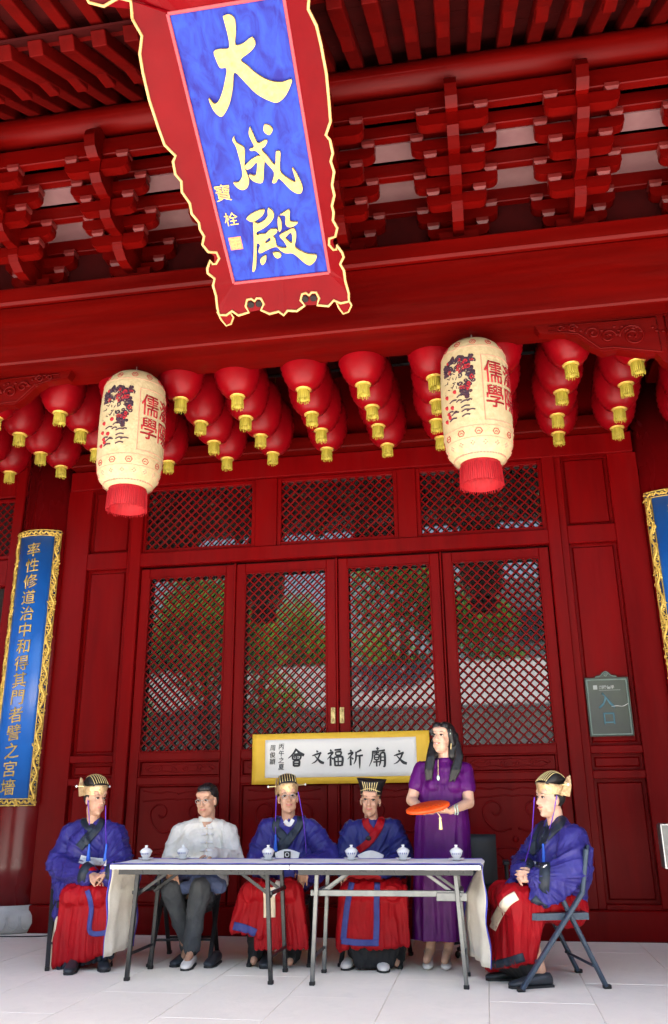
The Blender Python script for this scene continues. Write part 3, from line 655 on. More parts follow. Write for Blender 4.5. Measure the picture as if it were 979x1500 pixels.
sheet_bot = [p for p in bot if p[1] < -.16 and abs(p[0]+.285) > .001]
outl_sheet = sheet_left+sheet_bot+[(-.02-a, b) for a, b in sheet_left[::-1]]+top
rim_outl = outl; outl = outl_sheet
N = len(outl)
inn = [inner(a, b) for a, b in outl]
fr = MB()
V0 = [pf(*p, .004) for p in inn]; 
def fdz(p): return min(FD*1.15, .004+.096*max(max(abs(p[0])-hw, 0), max(-p[1], p[1]-L_, 0)*.92)/.175)
V1 = [pf(*p, fdz(p)) for p in outl]; V2 = [pf(p[0], p[1], fdz(p)-.03) for p in outl]; V3 = [pf(*p, -.04) for p in inn]
fr.add(V0+V1+V2+V3, [((i+1) % N+a*N, i+a*N, i+b*N, (i+1) % N+b*N) for a, b in ((0, 1), (1, 2), (2, 3)) for i in range(N)])
obj('scalloped_frame', fr, 'plaquered', plq)
obj('backing', MB().prism([(-hw-.01, -.01), (hw+.01, -.01), (hw+.01, L_+.01), (-hw-.01, L_+.01)], lambda a, b: pf(a, b, -.032), lambda a, b: pf(a, b, -.06)), 'plaquered', plq)
obj('gold_rim', MB().tube([pf(a, b, fdz((a, b))+.004) for a, b in rim_outl+rim_outl[:1]], .0095, 8), 'goldrim', plq, True)
ln = MB()
cs = [(-hw, 0), (hw, 0), (hw, L_), (-hw, L_), (-hw, 0)]
for a, b in zip(cs, cs[1:]): ln.bar(pf(*a, .008), pf(*b, .008), .022, .014, .003, up=tuple(PN))
obj('inner_bead', ln, 'plaqueline', plq)
for cx_ in (-.214, .188):
    for s_ in (-1, 1): obj('rosette_hole', MB().prism([(cx_+s_*.03+.024*cos(t*pi/5), -.145+.024*sin(t*pi/5)) for t in range(10)], lambda a, b: pf(a, b, FD-.012), lambda a, b: pf(a, b, FD-.03)), 'dark', plq)
for s_, cx_ in ((-1, -.45), (1, .43)):
    o = obj('corner_drop', MB().prism([(cx_-.06, -.17), (cx_+.03, -.17), (cx_+.05, -.24), (cx_+.02, -.29), (cx_-.02, -.30), (cx_-.045, -.25)], lambda a, b: pf(a, b, FD-.04), lambda a, b: pf(a, b, FD-.055)), 'plaquered', plq)
    obj('gold_rim', MB().tube([pf(a, b, FD-.036) for a, b in ((cx_+.03, -.18), (cx_+.05, -.24), (cx_+.02, -.29), (cx_-.02, -.30), (cx_-.045, -.25), (cx_-.06, -.18))], .007, 6), 'goldrim', o, True)
for s_ in (-1, 1):
    obj('hanging_iron', MB().tube([pf(s_*.3, L_+.1, -.03), (PO.x+s_*.3, 3.6, zb(3.95)+.15)], .01, 6), 'steeldark', plq)
    obj('rest_iron', MB().tube([pf(s_*.3, .12, -.05), (PO.x+s_*.3, 5.76, 5.02)], .012, 6), 'steeldark', plq)

# ================================================================== COUPLET BOARDS
def couplet(cx, chars, label, top=3.93, bot=1.12):
    r = .335; cy = 8.35; A = radians(45)
    def cf(a, z, w_): th = a/r; return Vector((cx+(r+w_)*sin(th), cy-(r+w_)*cos(th), z))
    t = thing('couplet_board', label, 'couplet board', (cx, cy-r, bot), 'curved couplet boards on the columns')
    ha = r*A; bw = ha*.74
    def sheet(a0, a1, z0, z1, w0, w1, n=14):
        return MB().loft([[cf(a0+(a1-a0)*k/n, z0, w0) for k in range(n+1)]+[cf(a1-(a1-a0)*k/n, z0, w1) for k in range(n+1)], [cf(a0+(a1-a0)*k/n, z1, w0) for k in range(n+1)]+[cf(a1-(a1-a0)*k/n, z1, w1) for k in range(n+1)]])
    obj('blue_panel', sheet(-bw, bw, bot+.07, top-.07, 0, .02), 'coupletblue', t, True)
    obj('frame_ground', sheet(-ha, -bw+.002, bot, top, -.004, .016, 4).add(*(lambda m: (m.v, m.f))(sheet(bw-.002, ha, bot, top, -.004, .016, 4))).add(*(lambda m: (m.v, m.f))(sheet(-ha, ha, top-.068, top-.002, -.003, .015))).add(*(lambda m: (m.v, m.f))(sheet(-ha, ha, bot+.002, bot+.068, -.003, .015))), 'darkblue', t)
    rnd = random.Random(int(cx*10))
    for s_ in (-1, 1):      # gilt openwork: a rope of scrolls up each side
        g = MB(); am = (ha+bw)/2*s_; wd = (ha-bw)*.5
        pts = []; z = bot+.06
        while z < top-.05: pts.append(cf(am+wd*.55*sin((z-bot)*26), z, .024)); z += .02
        g.tube(pts, .013, 6)
        z = bot+.08
        while z < top-.06:
            sg = rnd.choice((-1, 1)); ca = am+wd*.55*rnd.uniform(-1, 1); r0 = rnd.uniform(.016, .03)
            g.tube([cf(ca+r0*(1-.8*k/9)*cos(sg*k*.75+z*9), z+r0*(1-.8*k/9)*sin(sg*k*.75+z*9), .026) for k in range(10)], .0065, 5)
            z += rnd.uniform(.022, .034)
        for z0 in [bot+.1+.47*k for k in range(6)]:
            for k in range(8): g.ell(cf(am+wd*rnd.uniform(-.9, 1.1), z0+rnd.uniform(-.05, .05), .022), (.014, .012, .012), None, 6, 4)
        for e in (bw+.004, ha-.004): g.tube([cf(s_*e, bot+.03, .02), cf(s_*e, (bot+top)/2, .02), cf(s_*e, top-.03, .02)], .006, 5)
        obj('gilt_carving', g, 'gilt', t, True, kind='stuff')
    for z0, nm in ((top-.035, 'gilt_carving'), (bot+.035, 'gilt_carving')):
        g = MB(); a = -ha
        g.tube([cf(-ha+2*ha*k/40, z0+.014*sin(k*1.6), .024) for k in range(41)], .010, 6)
        for k in range(22): g.ell(cf(rnd.uniform(-ha, ha), z0+rnd.uniform(-.03, .03), .02), (.015, .012, .012), None, 6, 4)
        for e in (-.03, .03): g.tube([cf(-ha+2*ha*k/12, z0+e, .018) for k in range(13)], .006, 5)
        obj(nm, g, 'gilt', t, True, kind='stuff')
    n = len(chars); st_ = (top-bot-.14-.26)/(n-1) if n > 1 else .2
    for i, c_ in enumerate(chars):
        zc = top-.07-.155-i*st_
        rz = rnd.uniform(-.06, .06)
        glyph(c_, .15, lambda a, b, c, zc=zc, rz=rz: cf(a*cos(rz)-b*sin(rz), zc+b*1.08+a*(sin(rz)+.10), .02+c), .007, 'character', 'gold', t, .005, .03)
couplet(CX[0], '率性修道治中和得其門者譬之宮墻', 'long blue couplet board with gold characters curved round the left column')
couplet(CX[1], '齊家治國平天下若是者近而大成矣'[:15], 'long blue couplet board on the right column, mostly out of view')

# ================================================================== LANTERNS
def big_lantern(x, label, rz=0.):
    y = 6.0; R0 = .264; zt = 4.525; zbm = 3.50
    t = thing('paper_lantern', label, 'lantern', (x, y, zbm), 'large white paper lanterns')
    prof = [(.06, zt+.0), (.12, zt-.004), (.17, zt-.018), (.205, zt-.05), (.233, zt-.09), (.250, zt-.14), (R0*.97, zt-.2), (R0, zt-.32), (R0*1.01, zt-.5), (R0, zt-.68), (R0*.985, zt-.8), (.25, zt-.88), (.225, zt-.95), (.195, zt-.985), (.15, zt-1.012), (.125, zt-1.02)]
    pts = prof; b = MB().lathe(prof, (x, y, 0), 56); obj('paper_body', b, 'paper', t, True)
    def rad(z):
        for (r1, z1), (r2, z2) in zip(prof, prof[1:]):
            if z2 <= z <= z1: return r1+(r2-r1)*(z1-z)/max(1e-6, z1-z2)
        return R0
    def lf(a, z, w_, th0=0): th = th0+a/R0+rz; rr = rad(z)+w_; return Vector((x+rr*sin(th), y-rr*cos(th), z))
    for th0, c_, zc in ((.56, '儒', zt-.36), (.56, '學', zt-.565), (1.19, '瀏', zt-.36), (1.19, '陽', zt-.565)):
        glyph(c_, .175, lambda a, b_, c, th0=th0, zc=zc: lf(a*.95, zc+b_*1.15, .002+c, th0), .003, 'printed_character', 'lredtxt', t, .004, .022)
    fr = MB()
    for za in (zt-.22, zt-.76): fr.tube([lf(a, za, .002, 0) for a in [.055+.40*k/16 for k in range(17)]], .003, 4)
    for a in (.055, .455): fr.tube([lf(a, zt-.22-.54*k/8, .002, 0) for k in range(9)], .003, 4)
    for zz in (zt-.135, zt-.80, zt-.885): fr.tube([lf(2*pi*R0*k/48, zz, .0015) for k in range(49)], .0022, 4)
    obj('printed_frame', fr, 'inkbrown', t)
    md = MB()
    for zz, n in ((zt-.09, 12), (zt-.845, 12)):
        for k in range(n):
            a0 = 2*pi*R0*k/n; md.tube([lf(a0+.028*cos(q*pi/3), zz+.024*sin(q*pi/3), .002) for q in range(7)], .003, 4)
            md.tube([lf(a0-.012+.012*q, zz+(.004 if q % 2 else -.004), .002) for q in range(3)], .003, 4)
    obj('printed_medallions', md, 'lredtxt', t, kind='stuff')
    fl = MB()
    for k in range(16):
        a0 = 2*pi*R0*k/16+.05
        for q in range(4): fl.ell(lf(a0+.014*cos(q*pi/2), zt-.925+.012*sin(q*pi/2), 0), (.007, .005, .007), None, 6, 4)
    for k in range(52): fl.bar(lf(2*pi*R0*k/52, zt-.985, .001), lf(2*pi*R0*(k+.7)/52, zt-.985, .001), .003, .018)
    obj('printed_border', fl, 'inkbrown', t, kind='stuff')
    rnd = random.Random(5); dk = MB(); rd = MB()
    # swirling painted figure: a mane of dark curls, red spots, sparse strokes for clouds
    for k in range(120):
        u = rnd.uniform(-.27, -.01); v = rnd.uniform(.22, .52)
        edge = abs(u+.12)
        if v > .40 or u > -.115-(.03 if v < .3 else 0):
            if u < -.2 and v < .32: continue
            r_ = rnd.uniform(.010, .022)
            (dk if rnd.random() < .72 else rd).tube([lf(u+r_*(1-.7*q/8)*cos(q*.8+k), zt-.74+v+r_*(1-.7*q/8)*sin(q*.8+k), .002) for q in range(9)], .0058, 4)
    for k in range(80):      # solid dark masses under the curls
        q_ = rnd.random(); u, v = ((-.27+.23*q_, .42+.10*sin(q_*3)) if k % 2 else (-.055+.03*sin(q_*5), .50-.34*q_)); u += rnd.uniform(-.018, .018); v += rnd.uniform(-.015, .015)
        dk.prism([(u+rnd.uniform(.014, .024)*cos(j), v+rnd.uniform(.012, .022)*sin(j)) for j in [jj*pi/4 for jj in range(8)]], lambda a, b: lf(a, zt-.74+b, .0012), lambda a, b: lf(a, zt-.74+b, -.001))
    for k in range(16):
        u = rnd.uniform(-.27, -.12); v = rnd.uniform(.22, .42)
        dk.tube([lf(u+.012*q*cos(k), zt-.74+v+.012*q*sin(k*1.7), .002) for q in range(3)], .003, 4)
    for u, v in ((-.16, .24), (-.24, .22), (-.19, .12), (-.23, .08), (-.25, .14), (-.22, .05), (-.26, .03)): rd.ell(lf(u, zt-.74+v, 0), (.02, .006, .018), None, 8, 5)
    for k in range(15):
        u = rnd.uniform(-.26, -.05); v = rnd.uniform(.0, .2)-.2*(u+.05 > -.05)*0; v = max(.02, v+.25*(u+.16)); l_ = rnd.uniform(.03, .07)
        dk.tube(crs([lf(u, zt-.74+v, .002), lf(u+l_*.5, zt-.74+v+.012, .002), lf(u+l_, zt-.74+v+.006, .002)], 3), .006, 4)
    obj('painted_figure', dk, 'inkblue', t, kind='stuff'); obj('painted_figure_red', rd, 'lredtxt', t, kind='stuff')
    fg = MB(); n = 60
    fg.lathe([(.135, zbm+.05), (.15, zbm+.03), (.152, zbm-.02), (.158, zbm-.150), (.150, zbm-.153), (.144, zbm-.02), (.12, zbm+.03)], (x, y, 0), 40, False)
    obj('red_fringe', fg, 'tasred', t, True)
    th = MB()
    for k in range(n):
        a = 2*pi*k/n; q = rnd.uniform(.156, .163); th.tube([(x+.154*cos(a), y+.154*sin(a), zbm-.01), (x+q*cos(a), y+q*sin(a), zbm-.155-rnd.uniform(0, .02))], .0035, 4)
    obj('fringe_threads', th, 'tasred', t, kind='stuff')
    hk = MB()
    hk.tube([(x, y, 4.63), (x, y, 4.585), (x+.012, y, 4.57), (x, y, 4.555), (x-.01, y, 4.54), (x, y, zt-.005)], .0045, 6)
    hk.box((x, y, zt+.002), (.14, .012, .008)); obj('wire_hook', hk, 'metal', t)
    return t
big_lantern(-2.685, 'large white paper lantern with red characters hanging at the left, nearer the left column', .38)
big_lantern(.115, 'large white paper lantern with red characters hanging at the right, above the standing woman')

LX = [-5.3, -4.72, -4.13, -3.53, -2.94, -2.38, -1.91, -1.31, -.765, -.205, .34, .88, 1.41, 2.0]; LY = [6.32, 6.75, 7.18, 7.60]; ZL = 4.345
def small_lantern(x, y):
    t = thing('red_lantern', None, 'lantern', (x, y, ZL), 'small red lanterns in rows under the porch ceiling')
    prof = []
    nrib = 13
    for k in range(nrib*2+1):
        th = -1.28+2.56*k/(nrib*2); r = .208*cos(th)**(.62 if th > 0 else .78)*(1 if k % 2 == 0 else .935); prof.append((max(r, .075), ZL+.385+.29*sin(th)/sin(1.28)))
    obj('silk_body', MB().lathe(prof, (x, y, 0), 28), 'lanred', t, True)
    tz = MB().lathe([(.046, ZL+.085), (.049, ZL+.045), (.048, ZL+.004), (.040, ZL+.002), (.036, ZL+.04)], (x, y, 0), 18, False)
    ta = obj('yellow_tassel', tz, 'tasyel', t, True)
    th = MB()
    for k in range(20):
        a = 2*pi*k/20; th.tube([(x+.048*cos(a), y+.048*sin(a), ZL+.07), (x+.051*cos(a), y+.051*sin(a), ZL-.004-random.uniform(0, .018))], .0042, 4)
    obj('tassel_threads', th, 'tasyel', ta, kind='stuff')
    obj('collar', MB().lathe([(.056, ZL+.085), (.068, ZL+.09), (.068, ZL+.104), (.056, ZL+.108)], (x, y, 0), 18), 'gilt', t, True)
    obj('cap', MB().lathe([(.08, ZL+.67), (.08, ZL+.69), (.03, ZL+.70)], (x, y, 0), 18), 'gilt', t, True)
    obj('cord', MB().tube([(x, y, ZL+.66), (x, y, 5.30)], .004, 5), 'tasyel', t)
    return t
sl0 = None
ROW = ['frontmost', 'second', 'third', 'rearmost']
xo, yo = -1.31, 6.32
sl0 = small_lantern(xo, yo)
for i, x in enumerate(LX):
    for j, y in enumerate(LY):
        lab = 'red silk lantern, %s of the row %s' % (ROW[j], ['out past the left column', 'far left beside the left column', 'above the left couplet board', 'left of the left paper lantern', 'just right of the left paper lantern', 'third from the left paper lantern', 'left of the hall plaque foot', 'below the hall plaque', 'below the beam left of centre door', 'just left of the right paper lantern', 'behind the right paper lantern', 'just right of the right paper lantern', 'nearest the right column', 'out past the right column'][i])
        jx, jy, jz = random.uniform(-.03, .03), random.uniform(-.03, .03), random.uniform(-.03, .02)
        if abs(x-xo) < .01 and j == 0: o = sl0
        else: o = dup(sl0, None, (x-xo+jx, y-yo+jy, jz))
        o['label'] = lab
        if o is not sl0: o.rotation_euler = (random.uniform(-.05, .05), random.uniform(-.05, .05), random.uniform(0, 6))

# ================================================================== BANNER, SIGN
bnr = thing('calligraphy_banner', 'white calligraphy scroll with yellow border hung across the doors behind the table', 'banner', (-1.33, 8.1, 1.29))
by = 8.112
def curl(x, z): return by-.006+.006*sin(x*5)+.004*sin(z*14+x*3)
def wavy(x0, x1, z0, z1, dy, name, m, nx=34, nz=8, th=.003):
    mb = MB(); F = []
    for s_ in (0, 1):
        for i in range(nx+1):
            for j in range(nz+1):
                x = x0+(x1-x0)*i/nx; z = z0+(z1-z0)*j/nz; F.append((x, curl(x, z)-dy+s_*th, z))
    n = nz+1; K = (nx+1)*n; fs = []
    for i in range(nx):
        for j in range(nz): a = i*n+j; fs += [(a, a+1, a+n+1, a+n), (K+a, K+a+n, K+a+n+1, K+a+1)]
    for i in range(nx): fs += [(i*n, (i+1)*n, K+(i+1)*n, K+i*n), (i*n+nz, K+i*n+nz, K+(i+1)*n+nz, (i+1)*n+nz)]
    for j in range(nz): fs += [(j, K+j, K+j+1, j+1), (nx*n+j, nx*n+j+1, K+nx*n+j+1, K+nx*n+j)]
    return obj(name, mb.add(F, fs), m, bnr, True)
wavy(-2.172, -.485, 1.288, 1.747, 0, 'yellow_mount', 'banyel'); wavy(-2.045, -.61, 1.347, 1.692, .004, 'white_paper', 'banwhite')
SH = [[(.22, .95, .035), (.30, .86, .05)], [(.06, .70, .03), (.24, .76, .045), (.38, .78, .05), (.22, .58, .03), (.04, .40, .015)], [(.24, .6, .04), (.24, .03, .05)], [(.3, .5, .02), (.42, .4, .045)]]
BR = {
 '文': [[(.42, .98, .03), (.52, .86, .065)], [(.08, .62, .02), (.35, .70, .045), (.80, .82, .05)], [(.72, .80, .05), (.55, .45, .045), (.32, .2, .035), (.05, .08, .012)], [(.28, .62, .02), (.5, .40, .045), (.75, .18, .075), (1.0, .10, .06)]],
 '會': [[(.5, 1.0, .05), (.3, .72, .04), (-.02, .46, .015)], [(.48, .98, .03), (.7, .76, .06), (1.0, .62, .06)], [(.33, .68, .03), (.67, .71, .04)], [(.25, .58, .04), (.27, .38, .04)], [(.25, .58, .03), (.76, .61, .04), (.73, .38, .04)], [(.27, .38, .03), (.72, .39, .03)], [(.5, .6, .03), (.5, .38, .03)], [(.38, .54, .025), (.4, .45, .025)], [(.62, .54, .025), (.6, .45, .025)], [(.32, .3, .04), (.33, 0, .045)], [(.33, .3, .035), (.68, .31, .045), (.67, 0, .05)], [(.34, .16, .03), (.66, .16, .03)], [(.34, .02, .04), (.66, .02, .04)]],
 '福': SH+[[(.5, .92, .035), (.92, .95, .045)], [(.56, .80, .03), (.58, .62, .035)], [(.56, .80, .03), (.90, .81, .04), (.87, .62, .035)], [(.58, .62, .03), (.87, .63, .03)], [(.48, .50, .04), (.53, .02, .045)], [(.48, .50, .035), (.98, .52, .05), (.95, .02, .05)], [(.53, .26, .03), (.93, .27, .03)], [(.72, .5, .03), (.72, .04, .03)], [(.53, .04, .035), (.93, .04, .035)]],
 '祈': SH+[[(.95, .95, .05), (.62, .80, .03)], [(.60, .84, .04), (.58, .4, .04), (.44, .10, .015)], [(.6, .58, .03), (1.05, .62, .045)], [(.83, .6, .05), (.83, .2, .045), (.82, -.16, .015)]],
 '廟': [[(.48, 1.05, .045), (.58, .94, .06)], [(.2, .84, .03), (.6, .86, .03), (.98, .90, .04)], [(.24, .85, .04), (.18, .4, .03), (.0, .02, .012)], [(.30, .75, .03), (.62, .77, .03)], [(.46, .84, .03), (.46, .64, .03)], [(.33, .64, .03), (.59, .65, .03), (.58, .38, .03)], [(.33, .64, .03), (.34, .38, .03)], [(.35, .51, .025), (.58, .51, .025)], [(.35, .38, .03), (.58, .38, .03)], [(.26, .25, .03), (.65, .27, .03)], [(.46, .38, .035), (.46, .0, .035)], [(.7, .72, .04), (.7, .3, .04), (.60, .02, .015)], [(.7, .72, .035), (.95, .73, .045), (.95, .06, .05), (.84, .02, .02)], [(.7, .52, .025), (.93, .52, .025)], [(.7, .33, .025), (.93, .33, .025)]]}
sz = .158
for c_, px, sy in (('會', 435, 1.0), ('文', 466, .82), ('福', 491, 1.0), ('祈', 520, .95), ('廟', 553, 1.02), ('文', 586, .86)):
    q = P(px, 1110, by); brush([[(a_, b_, c2*1.35) for a_, b_, c2 in st_] for st_ in BR[c_]], lambda a, b, c, q=q, sy=sy: Vector((q.x+(a-.5)*sz*sy*.95, curl(q.x+(a-.5)*sz, q.z)-.006-c, q.z+(b-.5)*sz*sy+.002)), .003, 'brush_character', 'ink', bnr)
for t_, px, py, s_ in (('丙午之夏', 413, 1101, .055), ('周俊穎', 400, 1103, .055)):
    q = P(px, py, by)
    for k, c_ in enumerate(t_): glyph(c_, s_*1.05, lambda a, b, c, k=k: Vector((q.x+a+.1*b, curl(q.x, q.z)-.0075-c, q.z+.045+.0-(k*(.062 if len(t_) < 5 else .05))+b)), .002, 'inscription_character', 'ink', bnr, .002)
sx0, sx1, sz0, sz1 = .965, 1.345, 1.665, 2.185; scx = (sx0+sx1)/2; sy_ = 8.175
sg = thing('entrance_sign', 'dark slate entrance sign with pale metal rim on the right side panel', 'sign', (scx, 8.2, sz0))
obj('slate_board', MB().box((scx, sy_+.012, (sz0+sz1)/2), (sx1-sx0, .024, sz1-sz0), .004), 'slate', sg)
obj('rim', frame_ring(MB(), sx0+.022, sx1-.022, sz0+.022, sz1-.022, .012, sy_-.008, .012, .002), 'signedge', sg)
obj('edge', frame_ring(MB(), sx0+.006, sx1-.006, sz0+.006, sz1-.006, .008, sy_-.010, .036, .002), 'slate', sg)
cr_ = MB(); cr_.prism([(-.10, 0), (-.09, .02), (-.05, .025), (-.03, .05), (0, .062), (.03, .05), (.05, .025), (.09, .02), (.10, 0)], lambda a, b: (scx+a, sy_, sz1+b), lambda a, b: (scx+a, sy_+.015, sz1+b)); cre = obj('crest', cr_, 'slate', sg)
obj('crest_scroll', MB().tube(spiral(scx, sz1+.028, .02, 1.4, 0, sy_-.003), .004, 5).tube(crs([(scx-.095, sy_-.003, sz1+.01), (scx-.05, sy_-.003, sz1+.018), (scx, sy_-.003, sz1+.058), (scx+.05, sy_-.003, sz1+.018), (scx+.095, sy_-.003, sz1+.01)], 5), .004, 5), 'signedge', cre, True)
ff = lambda x_, z_: (lambda a, b, c: Vector((x_+a, sy_-.001-c, z_+b)))
glyph('入', .155, ff(scx-.02, sz0+.315), .003, 'character', 'signblue', sg, .012); glyph('口', .125, ff(scx-.01, sz0+.155), .003, 'character', 'signblue', sg, .012)
obj('logo', MB().box((sx0+.085, sy_-.001, sz1-.085), (.036, .003, .038)), 'signgrey', sg)
for k, c_ in enumerate('瀏陽儒學'): glyph(c_, .036, ff(sx0+.135+.034*k, sz1-.085), .002, 'small_character', 'signgrey', sg, .015)
obj('rule_line', MB().box((scx+.02, sy_-.001, sz1-.112), (.19, .002, .0025)), 'signgrey', sg)
obj('white_streak', MB().tube(crs([(scx+.02, sy_-.006, 1.925), (scx+.07, sy_-.006, 1.93), (scx+.12, sy_-.006, 1.925), (scx+.17, sy_-.006, 1.95)], 4), [.003, .005, .006, .007, .007, .006, .005, .005, .006, .008, .008, .006, .003], 6, flat=.4), 'white', sg, True)  # pale wavy streak laid across the slate

# ================================================================== ACROSS THE COURTYARD (seen in the door glass; galleries and outer trees added to block low sky)
far = thing('opposite_hall', 'white walled hall with grey tiled roof across the courtyard behind the camera', 'building', (-4, -16, -.16))
obj('wall', MB().box((-1, -17.5, 2.1), (28, 3, 4.5)), 'wallwhite', far)  # hall widened sideways to block low sky
rf_ = MB().prism([(-13.9, 4.15), (-17.5, 6.1), (-21.0, 4.15), (-21.0, 4.3), (-17.5, 6.35), (-13.9, 4.3)], lambda a, b: (-16, a, b), lambda a, b: (14, a, b)); rfo = obj('roof', rf_, 'tile', far)
tl = MB()
for k in range(108): tl.bar((-15.8+.275*k, -13.9, 4.33), (-15.8+.275*k, -17.5, 6.38), .09, .06)
obj('tile_ridges', tl, 'plinth', rfo, kind='stuff')
for k in range(6): obj('window', MB().box((-10.5+2.6*k, -15.98, 1.8), (1.3, .08, 1.6), .01), 'door', far)
pb = thing('pale_building', 'tall pale rendered building behind the tiled hall', 'building', (5, -24, -.16))
obj('wall', MB().box((5.2, -25, 5.4), (8.5, 5, 11), .02), 'wallwhite', pb)
for i in range(3):
    for k in range(3): obj('window', MB().box((2.4+2.6*k, -22.48, 2.2+3.2*i), (1.2, .06, 1.5), .01), 'glass', pb)
def tree(x, y, h, r, label, seed):
    rn = random.Random(seed); t = thing('leafy_tree', label, 'tree', (x, y, -.16), 'trees across the courtyard')
    tr = MB().tube(crs([(x, y, -.2), (x+.1, y, h*.3), (x-.1, y+.1, h*.55), (x, y, h*.8)], 4), [.2-.012*k for k in range(13)], 9)
    cl = []
    for k in range(12):
        a = rn.uniform(0, 6.28); e = Vector((x+cos(a)*r*rn.uniform(.4, .9), y+sin(a)*r*rn.uniform(.4, .9), h*rn.uniform(.5, 1.0))); cl.append(e)
        b0 = Vector((x, y, h*rn.uniform(.3, .6))); tr.tube([b0, b0.lerp(e, .5)+Vector((0, 0, .3)), e], [.07, .045, .02], 6)
    obj('trunk', tr, 'bark', t, True)
    cr = MB(); vs = []; fs = []
    for k in range(5200):
        c = rn.choice(cl); d = Vector((rn.gauss(0, 1), rn.gauss(0, 1), rn.gauss(0, .8))).normalized()*(r*.42*rn.random()**.4); p = c+d
        u = Vector((rn.gauss(0, 1), rn.gauss(0, 1), rn.gauss(0, 1))).normalized(); v = u.orthogonal().normalized(); s_ = rn.uniform(.09, .17)
        o = len(vs); vs += [p-u*s_, p+v*s_*.6, p+u*s_, p-v*s_*.6]; fs.append((o, o+1, o+2, o+3))
    cr.add(vs, fs); obj('crown', cr, 'leaf', t, kind='stuff')
for k, (x, y, h, r) in enumerate(((-9.5, -13, 8.5, 2.6), (-3.2, -20.5, 10.5, 3.2), (-.2, -21, 9.0, 2.4), (-12.5, -9, 7, 2.2), (-6.4, -22, 10, 3), (4.8, -12.5, 7.5, 2.0))):
    tree(x, y, h, r, ['broad tree in front of the opposite hall, left of it', 'tallest tree rising behind the tiled roof', 'slim tree behind the roof beside the pale building', 'low tree nearest the hall on the west side', 'wide tree behind the far end of the tiled roof', 'small tree before the pale building'][k], 30+k)

for sx, lb in ((-1, 'added sky-blocking gallery with red walls on the west of the courtyard'), (1, 'added sky-blocking gallery with red walls on the east of the courtyard')):
    gx = XC+sx*15; gl = thing('sky_block_gallery', lb, 'building', (gx, -4, -.16)); x0, x1 = gx-2.2, gx+2.2  # unseen galleries, added to keep horizon sky off the upright faces
    obj('wall', MB().box((gx, -2, 2.2), (4.0, 30, 4.8)), 'door', gl)
    obj('roof', MB().prism([(x0-.9, 4.4), (gx, 6.3), (x1+.9, 4.4), (x1+.9, 4.6), (gx, 6.55), (x0-.9, 4.6)], lambda a, b: (a, -17, b), lambda a, b: (a, 13, b)), 'tile', gl)
T_ = [o for o in COL.objects if o.name.startswith('leafy_tree') and o.parent is None]
for k, (sx, sy, lb) in enumerate(((9.5, -21, 'added sky-blocking bushy tree behind the east end of the opposite hall'), (13.5, -22, 'added sky-blocking tree in the far east corner behind the gallery'), (-11, -22.5, 'added sky-blocking tree behind the west end of the opposite hall'), (-15, -22, 'added sky-blocking tree in the far west corner behind the gallery'), (17.5, -8, 'added sky-blocking tree rising beyond the middle of the east gallery'), (-20.5, -6, 'added sky-blocking tree rising beyond the middle of the west gallery'), (17.5, 0, 'added sky-blocking tree beyond the near end of the east gallery'), (-20, 2, 'added sky-blocking tree beyond the near end of the west gallery'))):
    src = T_[(1, 4)[k % 2]]; dup(src, None, Vector((sx, sy, 0))-Vector((src.location.x, src.location.y, 0)), lb).rotation_euler = (0, 0, k*1.3)  # unseen copies, added to block low sky and darken the hall front

# ================================================================== FURNITURE
def rotz(o, loc, a): o.location = loc; o.rotation_euler = (0, 0, a); return o
def fchair(label, style='black', w=.44, group=None):
    m1, m2 = ('plastic', 'plastic') if style == 'slate' else ('chairblk', 'chairblk')
    t = thing('folding_chair', label, 'chair', (0, 0, 0), group)
    tw = .017 if style == 'slate' else .0125
    for s in (-1, 1):
        x = s*w/2
        lf = obj('long_leg', MB().bar((x, -.28, .012), (x, .165, .56), tw*1.5, tw*2.6, .006, up=(1, 0, 0)).bar((x, .16, .55), (x, .215, .82), tw*1.5, tw*2.4, .006, up=(1, 0, 0)), m1, t)
        obj('rubber_foot', MB().box((x, -.285, .012), (.034, .05, .024), .004), 'rubber', lf)
        x2 = x-s*.03 if style != 'slate' else x-s*.036
        rl = obj('rear_leg', MB().bar((x2, .0 if style == 'slate' else -.02, .60 if style == 'slate' else .44), (x2, .27, .012), tw*1.5, tw*2.6, .006, up=(1, 0, 0)), m1, t)
        obj('rubber_foot', MB().box((x2, .275, .012), (.034, .05, .024), .004), 'rubber', rl)
    obj('stretcher', MB().tube([(-w/2, -.16, .16), (w/2, -.16, .16)], .009, 8), m1, t); obj('stretcher', MB().tube([(-w/2+.03, .2, .13), (w/2-.03, .2, .13)], .009, 8), m1, t)
    sb_ = MB().loft([[(x_, y_, z_) for x_, y_ in ((-w/2+.03, .2), (-w/2+.03, -.14), (-w/2+.07, -.2), (w/2-.07, -.2), (w/2-.03, -.14), (w/2-.03, .2))] for z_ in (.395, .402, .43, .436)]); obj('seat', sb_, m2, t)
    bk = [[(-w/2+.015+.0*k, .185+.012*k+(.03*(1-abs(j-3)/3)**.7), .60+.055*k) for j, _ in enumerate([0])] for k in range(2)]
    b = MB(); n = 8; rows = []
    for k in range(5):
        z = .60+.24*k/4; yb = .175+(z-.56)*.2; rows.append([((-w/2+.018)+(w-.036)*j/n, yb+.03*sin(pi*j/n), z) for j in range(n+1)]+[((w/2-.018)-(w-.036)*j/n, yb+.03*sin(pi*(n-j)/n)+.014, z) for j in range(n+1)])
    b.loft(rows); obj('backrest', b, m2, t, True)
    return t
c6 = fchair('slate blue folding chair at the right, under the man in profile', 'slate', .60)
